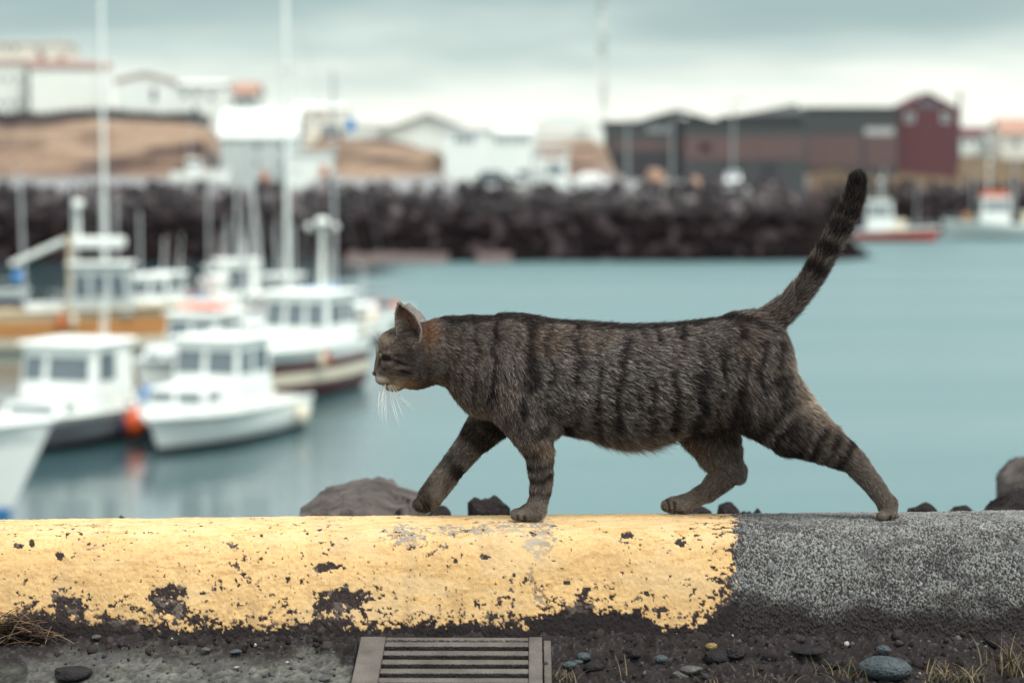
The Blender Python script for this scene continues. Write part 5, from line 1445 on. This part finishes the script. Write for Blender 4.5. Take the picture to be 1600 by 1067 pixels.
def region(P):
    """nearest chain, its arc length, blended flow and fur length"""
    n = len(P); best = np.full(n, 1e9); reg = np.zeros(n, int); arc = np.zeros(n)
    fl = np.zeros((n, 3)); wt = np.zeros(n); ln = np.zeros(n); lf = np.zeros(n)
    for i, ch in enumerate(CH):
        d, f, s, L = seg_eval(P, ch, True)
        f = f * ch['flow']
        if ch['name'] == 'torso': f = np.tile(np.array([.93, .36, 0.]), (n, 1))
        if ch['name'] == 'neck': f = np.tile(np.array([.90, .42, 0.]), (n, 1))
        m = d < best; best = np.where(m, d, best); reg[m] = i; arc[m] = s[m]
        e = np.exp(-np.clip(d, -4, 60) / 7.0)
        fl += e[:, None] * f; wt += e; ln += e * L; lf += e * ch['lift']
    for c, r, k, L in EL:
        d = ell_eval(P, c, r); e = np.exp(-np.clip(d, -4, 60) / 7.0)
        if c[0] < 660: f = P - np.array([578., 572., 0.]); f = f / np.linalg.norm(f, axis=1)[:, None]
        elif c[1] > 770: f = np.tile(np.array([-.3, .9, 0]), (n, 1))
        elif c[1] > 640 and 900 < c[0] < 1080: f = np.tile(np.array([.75, .65, 0.]), (n, 1))
        else: f = np.tile(np.array([.85, .5, 0.]), (n, 1))
        fl += e[:, None] * f; wt += e; ln += e * L; lf += e * .28
    hd = P[:, 0] < 668
    f = P - np.array([578., 572., 0.]); f /= np.linalg.norm(f, axis=1)[:, None]
    k = sstep(690, 655, P[:, 0])[:, None]
    fl = fl / wt[:, None] * (1 - k) + f * k
    ln = ln / wt
    ln = ln * (1 - k[:, 0]) + np.interp(P[:, 0], [580, 600, 640, 690], [3.0, 4.5, 8.0, 11]) * k[:, 0]
    return reg, arc, fl, ln, lf / wt

cat = empty('cat', (0, 0, 0), 0, 'grey brown tabby cat with dark stripes striding along the kerb, tail raised', 'cat')
cat.location = cat_world(np.array([1000., 809., 0.])); org = np.array(cat.location[:])
r0 = RNG.random((len(CV), 3)); r0[:, 0] = .5; r0[:, 1] = .4
reg, arc, *_ = region(CV)
root, tip = coat(CV, reg, arc, r0)
bme = np_mesh('body', cat_world(CV) - org, CF, smooth=True)
set_col(bme, np.where((CV[:, 0] < 690)[:, None], tip * .75, root * .8))
bme.materials.append(attr_mat('cat_skin', .9, .1))
body = link('body', bme, cat)
bm = bmesh.new(); bm.from_mesh(bme); bmesh.ops.recalc_face_normals(bm, faces=bm.faces); bm.to_mesh(bme); bm.free()

# ---- ears
mat('ear_inner', (.27, .14, .105), .7, .3, 60); mat('ear_outer', (.16, .14, .13), .85, .3, 80)
EARS = []
def ear(side, du, dv):
    F_ = [(622, 526, -28), (618, 503, -33), (619, 485, -38), (624, 473, -40)]
    B_ = [(655, 536, -40), (660, 515, -43), (648, 491, -43), (626, 474, -41)]
    na, nb = 15, 17; G = np.zeros((na, nb, 3))
    bb = np.linspace(0, 1, nb); kn = [0, .4, .74, 1]
    f = np.stack([np.interp(bb, kn, [p[i] for p in F_]) for i in range(3)], 1); g = np.stack([np.interp(bb, kn, [p[i] for p in B_]) for i in range(3)], 1)
    for A in (f, g):
        for _ in range(2): A[1:-1] = .25 * A[:-2] + .5 * A[1:-1] + .25 * A[2:]
    for i in range(na):
        t = i / (na - 1); p = f * (1 - t) + g * t
        p[:, 2] += 21 * np.sin(np.pi * t) ** .8 * (1 - bb) ** .55
        p[:, 0] += 5 * np.sin(np.pi * t) * (1 - bb)
        G[i] = p
    M = np.array([mp3(*q) for q in G.reshape(-1, 3)]); M[:, 0] += du; M[:, 1] += dv
    if side > 0: M[:, 2] *= -1
    fc = grid_faces(na, nb)
    if side > 0: fc = fc[:, ::-1]
    me = np_mesh('ear', cat_world(M) - org, fc, smooth=True); me.materials.append(MATS['ear_inner']); me.materials.append(MATS['ear_outer'])
    o = link('ear', me, cat); sm = o.modifiers.new('solid', 'SOLIDIFY'); sm.thickness = .0022; sm.offset = -1; sm.material_offset = 1; sm.material_offset_rim = 1
    sb = o.modifiers.new('sub', 'SUBSURF'); sb.levels = 1; sb.render_levels = 1
    EARS.append((M, fc, na, nb))
ear(-1, 0, 0); ear(1, 9, 7)
# ---- eyes, nose
mat('eye_dark', (.09, .07, .025), .05, .3, 200, spec=.6); mat('nose_leather', (.075, .038, .036), .5, .3, 300, bump=.4, bscale=900)
for c in EYES:
    q = cat_world(c) - org
    MB().ball(q, 6.2 * KC, n=16, k=12).build('eye', 'eye_dark', cat, True)
q = cat_world(np.array(mp3(586.5, 583, 0))) - org
MB().ball(q, 5.4 * KC, n=14, k=10, sc=(.85, 1.25, .8)).build('nose', 'nose_leather', cat, True)

# ---- fur
def hair_mat():
    m = bpy.data.materials.new('cat_fur'); m.use_nodes = True
    n, l = m.node_tree.nodes, m.node_tree.links; n.clear()
    o = n.new('ShaderNodeOutputMaterial'); a = n.new('ShaderNodeAttribute'); a.attribute_name = 'col'
    d = n.new('ShaderNodeBsdfPrincipled'); d.inputs['Roughness'].default_value = .55; d.inputs['Specular IOR Level'].default_value = .10
    t = n.new('ShaderNodeBsdfTranslucent')
    mx = n.new('ShaderNodeMixShader'); mx.inputs[0].default_value = .42
    l.new(a.outputs['Color'], d.inputs['Base Color']); l.new(a.outputs['Color'], t.inputs['Color'])
    l.new(d.outputs[0], mx.inputs[1]); l.new(t.outputs[0], mx.inputs[2]); l.new(mx.outputs[0], o.inputs[0])
    return m
FUR_M = hair_mat()
def sample(V, T, n):
    A, B, D = V[T[:, 0]], V[T[:, 1]], V[T[:, 2]]
    cr_ = np.cross(B - A, D - A); ar_ = np.linalg.norm(cr_, axis=1)
    i = RNG.choice(len(T), n, p=ar_ / ar_.sum()); r = RNG.random((n, 2)); s = np.sqrt(r[:, :1])
    return A[i] * (1 - s) + B[i] * s * (1 - r[:, 1:]) + D[i] * s * r[:, 1:], i
def norms(P, e=1.2):               # outward normal from the field itself
    def val(Q):
        g = (Q - lo) / ST; g = np.clip(g, 0, np.array([nx, ny, nz_]) - 1.001); i = g.astype(int); f = g - i; r = 0
        for a in (0, 1):
            for b in (0, 1):
                for c in (0, 1): r = r + (f[:, 0] if a else 1 - f[:, 0]) * (f[:, 1] if b else 1 - f[:, 1]) * (f[:, 2] if c else 1 - f[:, 2]) * F3[i[:, 0] + a, i[:, 1] + b, i[:, 2] + c]
        return r
    g = np.stack([val(P + d) - val(P - d) for d in (np.eye(3) * ST * e)], 1)
    return g / np.maximum(np.linalg.norm(g, axis=1), 1e-9)[:, None]
def make_curves(name, pts, rad, colr, colt, npt, parent):
    n = len(pts)
    hc = bpy.data.hair_curves.new(name); hc.add_curves([npt] * n)
    W_ = (cat_world(pts) - org).astype(np.float32)
    hc.attributes['position'].data.foreach_set('vector', W_.ravel())
    a = hc.attributes.get('radius') or hc.attributes.new('radius', 'FLOAT', 'POINT')
    t = np.linspace(0, 1, npt)
    prof = np.interp(t, [0, .25, .7, 1], [.9, 1, .7, .12])
    a.data.foreach_set('value', (rad[:, None] * prof[None] * KC).astype(np.float32).ravel())
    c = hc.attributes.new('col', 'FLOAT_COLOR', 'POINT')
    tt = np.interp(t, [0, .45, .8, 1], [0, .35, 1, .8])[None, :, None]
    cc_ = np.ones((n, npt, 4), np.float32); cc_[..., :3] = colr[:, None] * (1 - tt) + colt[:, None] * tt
    c.data.foreach_set('color', cc_.ravel())
    hc.materials.append(FUR_M)
    o = bpy.data.objects.new(name, hc); C.objects.link(o); o.parent = parent
    return o
NF = 380000
T = np.vstack([CF[:, [0, 1, 2]], CF[:, [0, 2, 3]]])
P0, _ = sample(CV, T, NF)
TH_ = T[CV[T[:, 0], 0] < 690]; P1, _ = sample(CV, TH_, 46000); P0 = np.vstack([P0, P1]); NF = len(P0)
TL_ = T[CV[T[:, 0], 1] > 745]; P1, _ = sample(CV, TL_, 22000); P0 = np.vstack([P0, P1]); NF = len(P0)
# no hair under the soles or on the eyeballs and nose
keep = np.ones(NF, bool)
for c in EYES: keep &= np.linalg.norm((P0 - c) / [1, .62, 1], axis=1) > 8.0
keep &= np.linalg.norm(P0 - np.array(mp3(586.5, 583, 0)), axis=1) > 6.0
P0 = P0[keep]; NF = len(P0)
reg, arc, fl, ln, lf = region(P0)
nr = norms(P0)
fl = fl - (fl * nr).sum(1)[:, None] * nr
fl /= np.maximum(np.linalg.norm(fl, axis=1), 1e-6)[:, None]
rnd = RNG.random((NF, 3))
s = 9.0
cl = np.stack([fbm(P0[:, 0] / s, P0[:, 1] / s, P0[:, 2] / s, seed=400 + i, oct=2) - .5 for i in range(3)], 1)
jit = RNG.normal(0, 1, (NF, 3)) * .15
ln = ln * .74 * (.55 + .75 * RNG.random(NF)) * (1 + .5 * (cl[:, 0]))
fr = np.exp(-((P0[:, 0] - 985) / 75) ** 2) * sstep(664, 684, P0[:, 1]) + .7 * np.exp(-((P0[:, 0] - 1262) / 30) ** 2 - ((P0[:, 1] - 612) / 46) ** 2) + .5 * sstep(676, 688, P0[:, 1]) * ((P0[:, 0] > 870) & (P0[:, 0] < 1060))
ln = ln * (1 + .9 * fr * RNG.random(NF) ** 1.5)
guard = RNG.random(NF) < .03
ln = np.where(guard, ln * 1.35, ln)
fly = np.where(RNG.random(NF) < .07, 2.2, 1.0)
d0 = fl + nr * (lf * (1.25 + .9 * np.clip(fr, 0, 1)) * fly)[:, None] + cl * .5 + jit
d0 /= np.linalg.norm(d0, axis=1)[:, None]
NP = 5
pts = np.zeros((NF, NP, 3)); pts[:, 0] = P0 - nr * .6
cur = pts[:, 0].copy(); d = d0
for i in range(1, NP):
    cur = cur + d * (ln / (NP - 1))[:, None]
    pts[:, i] = cur
    d = d + fl * .16 + np.array([0, .05, 0]) - nr * .03 + cl * .12
    d /= np.linalg.norm(d, axis=1)[:, None]
Pc = P0 - np.array([1000., 590., 0.]); q = Pc - fl * ((Pc * fl).sum(1) * .78)[:, None]
stk = sstep(.30, .70, fbm(q[:, 0] / 2.6, q[:, 1] / 2.6, q[:, 2] / 2.6, seed=500, oct=2))[:, None] * .75 + .62
stk = np.where((P0[:, 0] < 668)[:, None], .5 + .5 * stk, stk)
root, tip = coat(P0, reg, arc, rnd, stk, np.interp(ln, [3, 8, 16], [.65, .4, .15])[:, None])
ln = np.where(P0[:, 1] > 600, ln, ln)
rad = np.interp(ln, [2, 6, 18], [.11, .135, .15]) * RNG.uniform(.7, 1.25, NF)
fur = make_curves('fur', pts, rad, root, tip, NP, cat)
# ear hair: short nap outside, pale wisps inside
ep, ef, er, et, el_ = [], [], [], [], []
for (M, fc, na, nb) in EARS:
    Tq = np.vstack([fc[:, [0, 1, 2]], fc[:, [0, 2, 3]]])
    Q, ti = sample(M, Tq, 3600)
    A, B, D_ = M[Tq[ti, 0]], M[Tq[ti, 1]], M[Tq[ti, 2]]
    nn = np.cross(B - A, D_ - A); nn /= np.linalg.norm(nn, axis=1)[:, None]
    tipd = np.array([626., 470., M[-1, 2]]) - Q; tipd /= np.linalg.norm(tipd, axis=1)[:, None]
    sgn = np.where(RNG.random(len(Q)) < .8, -1.0, 1.0)[:, None]
    # find which normal sign points away from the head's midline (outer side is towards the midline on the back of the ear)
    d = tipd * .8 + nn * sgn * .45 + RNG.normal(0, .15, Q.shape); d /= np.linalg.norm(d, axis=1)[:, None]
    ep.append(Q + nn * sgn * 1.2); ef.append(d); k = RNG.random((len(Q), 1)); c = np.array([.15, .125, .115]) * (.4 + .9 * k); er.append(c * .6); et.append(c * 1.2); el_.append(RNG.uniform(2.5, 5, len(Q)))
    G = M.reshape(na, nb, 3)
    for edge in (G[0], G[-1]):
        for j in range(nb - 1):
            for _ in range(26):
                t = RNG.random(); q = edge[j] * (1 - t) + edge[j + 1] * t + RNG.normal(0, .5, 3)
                dd = edge[j + 1] - edge[j]; dd = dd / np.linalg.norm(dd) * .7 + RNG.normal(0, .35, 3); dd /= np.linalg.norm(dd)
                ep.append(q[None]); ef.append(dd[None]); c = np.array([[.52, .47, .42]]) * RNG.uniform(.5, 1.1); er.append(c); et.append(c); el_.append(np.array([RNG.uniform(2, 4.5)]))
    for _ in range(260):           # wisps
        j = RNG.integers(1, nb // 2); i = RNG.integers(0, 5); q = G[i, j]
        dd = np.array([.55, -.35, -.35 * (1 if q[2] < 0 else -1)]) + RNG.normal(0, .3, 3); dd /= np.linalg.norm(dd)
        ep.append(q[None]); ef.append(dd[None]); c = np.array([[.50, .44, .39]]) * RNG.uniform(.5, 1.1); er.append(c); et.append(c); el_.append(np.array([RNG.uniform(6, 14)]))
ep, ef, er, et, el_ = np.vstack(ep), np.vstack(ef), np.vstack(er), np.vstack(et), np.concatenate(el_)
pts = np.stack([ep + ef * (el_ * t)[:, None] + np.array([0, 1.0, 0]) * (t * t) for t in (0, .5, 1)], 1)
make_curves('ear_fur', pts, np.full(len(ep), .20), er, et, 3, cat)
# ---- whiskers: each its own strand
mat('whisker', (.86, .85, .80), .4, .02)
WH = [((599, 592), (594, 625), (588, 652)), ((601, 594), (597, 630), (598, 664)), ((603, 593), (603, 625), (604, 656)), ((606, 594), (609, 628), (616, 664)), ((608, 592), (615, 628), (624, 660)), ((610, 594), (620, 625), (632, 656)), ((612, 592), (626, 622), (640, 645)), ((606, 590), (622, 618), (648, 640)), ((604, 591), (599, 615), (591, 640)), ((609, 590), (612, 618), (612, 640)), ((602, 595), (600, 632), (606, 668)), ((607, 595), (613, 634), (626, 668)), ((605, 593), (606, 622), (610, 652)), ((611, 593), (624, 616), (642, 632)), ((600, 593), (592, 622), (594, 656))]
for i, w3 in enumerate(WH):
    side = -1 if i % 3 else 1
    ws = [12, 24, 34]
    P3 = [np.array(mp3(p[0], p[1], side * ww)) for p, ww in zip(w3, ws)]
    pl = []
    for t in np.linspace(0, 1, 7): pl.append(cat_world((1 - t) ** 2 * P3[0] + 2 * t * (1 - t) * (2 * P3[1] - .5 * P3[0] - .5 * P3[2]) + t * t * P3[2]) - org)
    MB().tube(pl, [.00046 * (1 - .75 * k / 6) for k in range(7)], 5).build('whisker', 'whisker', cat, True)
for p in (((594, 535), (584, 520), (574, 514)), ((597, 528), (590, 515), (584, 505)), ((596, 530), (586, 522), (578, 524))):
    pl = [cat_world(np.array(mp3(a, b, -14 - 4 * i))) - org for i, (a, b) in enumerate(p)]
    MB().tube(pl, [.00025, .0002, .00008], 5).build('brow_whisker', 'whisker', cat, True)
